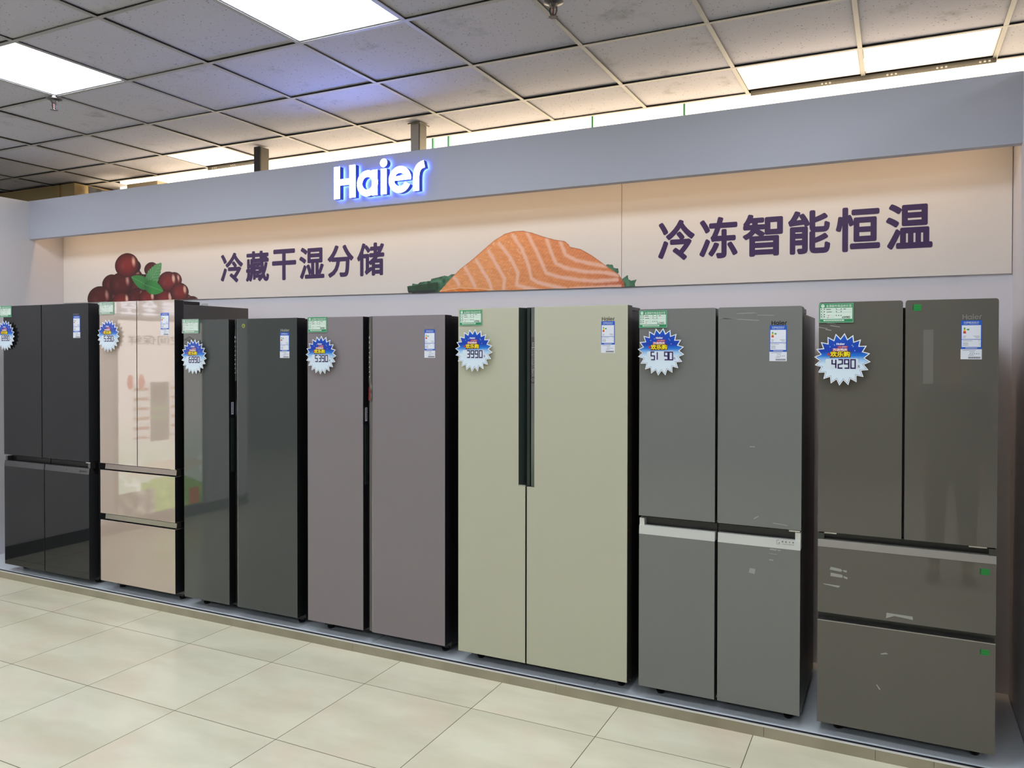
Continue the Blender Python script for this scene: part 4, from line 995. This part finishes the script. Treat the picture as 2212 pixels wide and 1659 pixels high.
# ------------------------------------------------------------------ person standing just outside the frame, seen as a dark reflection in the last refrigerator
def skin_obj(name, pts, edges, rad, mat, parent, root=0, sub=2):
    me = bpy.data.meshes.new(name); me.from_pydata(pts, edges, [])
    o = bpy.data.objects.new(name, me); COL.objects.link(o); o.parent = parent
    WORLD[o.name] = WORLD[parent.name]
    me.materials.append(mat)
    sk = o.modifiers.new('skin', 'SKIN'); sk.use_smooth_shade = True
    for i, sv in enumerate(me.skin_vertices[0].data):
        r = rad[i]; sv.radius = r if isinstance(r, tuple) else (r, r); sv.use_root = (i == root)
    sb = o.modifiers.new('smooth', 'SUBSURF'); sb.levels = sub; sb.render_levels = sub
    return o
per = thing('person', 'person in dark jacket and trousers, mirrored faintly in the taupe refrigerator door', 'person', (0.36, 0.50, 0.0))
skin_m = M('skin', '#c79a7e', 0.5); jack_m = M('dark_jacket', '#2a2b30', 0.8); trou_m = M('dark_trousers', '#24262b', 0.8); hair_m = M('black_hair', '#17130f', 0.5); shoe_m = M('dark_shoe', '#1c1b1b', 0.5)
P_ = []; E_ = []; R_ = []
def pv(p, r, link=None):
    P_.append(p); R_.append(r)
    if link is not None: E_.append((link, len(P_) - 1))
    return len(P_) - 1
pel = pv((0, 0, .86), (.125, .095)); wai = pv((0, .005, 1.02), (.115, .085), pel); che = pv((0, .0, 1.20), (.135, .095), wai); sho = pv((0, -.01, 1.33), (.09, .07), che)
nek = pv((0, .0, 1.41), .044, sho); jaw = pv((0, .016, 1.47), (.060, .064), nek); crn = pv((0, .008, 1.56), (.070, .082), jaw); pv((0, .004, 1.625), (.045, .055), crn)
hands = []
for sgn in (-1, 1):
    s1 = pv((sgn*.160, -.01, 1.315), .046, sho); e1 = pv((sgn*.211, -.005, 1.06), .036, s1); w1 = pv((sgn*.19, .07, .84), .026, e1)
    k1 = pv((sgn*.185, .09, .77), (.018, .036), w1); hands.append((sgn, k1))
    h1 = pv((sgn*.09, .0, .80), .085, pel); kn = pv((sgn*.10, .015, .45), .055, h1); an = pv((sgn*.105, .0, .085), .036, kn); pv((sgn*.11, .11, .035), .032, an)
    # fingers: five chains rooted in the palm
    for j, (dy, ln) in enumerate(((-.024, .055), (-.008, .068), (.008, .074), (.024, .068))):
        a1 = pv((sgn*.186, .093 + dy, .745), .0095, k1); a2 = pv((sgn*.180, .100 + dy, .745 - ln*.55), .0085, a1); pv((sgn*.168, .103 + dy, .745 - ln), .0075, a2)
    t1 = pv((sgn*.172, .128, .785), .0105, k1); pv((sgn*.160, .142, .752), .0090, t1)
skin_obj('body', P_, E_, R_, skin_m, per)
P_ = []; E_ = []; R_ = []
hem = pv((0, 0, .70), (.178, .145)); a0_ = pv((0, .0, .86), (.176, .140), hem); a_ = pv((0, .0, 1.00), (.160, .125), a0_); b2_ = pv((0, .0, 1.20), (.170, .130), a_); c_ = pv((0, -.01, 1.335), (.115, .095), b2_); pv((0, -.005, 1.42), (.068, .070), c_)
for sgn in (-1, 1):
    s1 = pv((sgn*.165, -.01, 1.315), .064, c_); e1 = pv((sgn*.212, -.005, 1.06), .050, s1); pv((sgn*.200, .066, .855), .038, e1)
skin_obj('jacket', P_, E_, R_, jack_m, per)
P_ = []; E_ = []; R_ = []
hp = pv((0, 0, .86), (.142, .112)); pv((0, 0, 1.02), (.135, .105), hp)
for sgn in (-1, 1):
    h1 = pv((sgn*.092, 0, .78), .096, hp); kn = pv((sgn*.10, .015, .45), .068, h1); pv((sgn*.105, .0, .10), .056, kn)
skin_obj('trousers', P_, E_, R_, trou_m, per)
for sgn in (-1, 1):
    skin_obj('shoe', [(sgn*.105, -.035, .045), (sgn*.107, .03, .045), (sgn*.112, .12, .035), (sgn*.114, .165, .03)], [(0, 1), (1, 2), (2, 3)], [.042, .045, .040, .028], shoe_m, per)
skin_obj('hair', [(0, -.045, 1.50), (0, -.028, 1.58), (0, .005, 1.628), (0, .045, 1.625)], [(0, 1), (1, 2), (2, 3)], [(.062, .045), (.078, .062), (.074, .056), (.055, .026)], hair_m, per)
ey = M('eye_dark', '#2a211c', 0.3); lip = M('lip', '#a8635a', 0.5); 
def blob(name, c, r, mat):
    bm = bmesh.new(); bmesh.ops.create_uvsphere(bm, u_segments=14, v_segments=8, radius=1.0)
    for v in bm.verts: v.co = (c[0] + v.co.x*r[0], c[1] + v.co.y*r[1], c[2] + v.co.z*r[2])
    me = bpy.data.meshes.new(name); bm.to_mesh(me); bm.free(); me.materials.append(mat); me.polygons.foreach_set('use_smooth', [True]*len(me.polygons))
    o = bpy.data.objects.new(name, me); COL.objects.link(o); o.parent = per; WORLD[o.name] = WORLD[per.name]; return o
for sgn in (-1, 1):
    blob('eye', (sgn*.030, .081, 1.545), (.013, .008, .006), ey); blob('ear', (sgn*.072, .0, 1.53), (.010, .018, .030), skin_m)
    blob('eyebrow', (sgn*.030, .083, 1.565), (.018, .006, .003), hair_m)
blob('nose', (0, .090, 1.520), (.013, .016, .024), skin_m); blob('mouth', (0, .080, 1.478), (.024, .008, .006), lip)
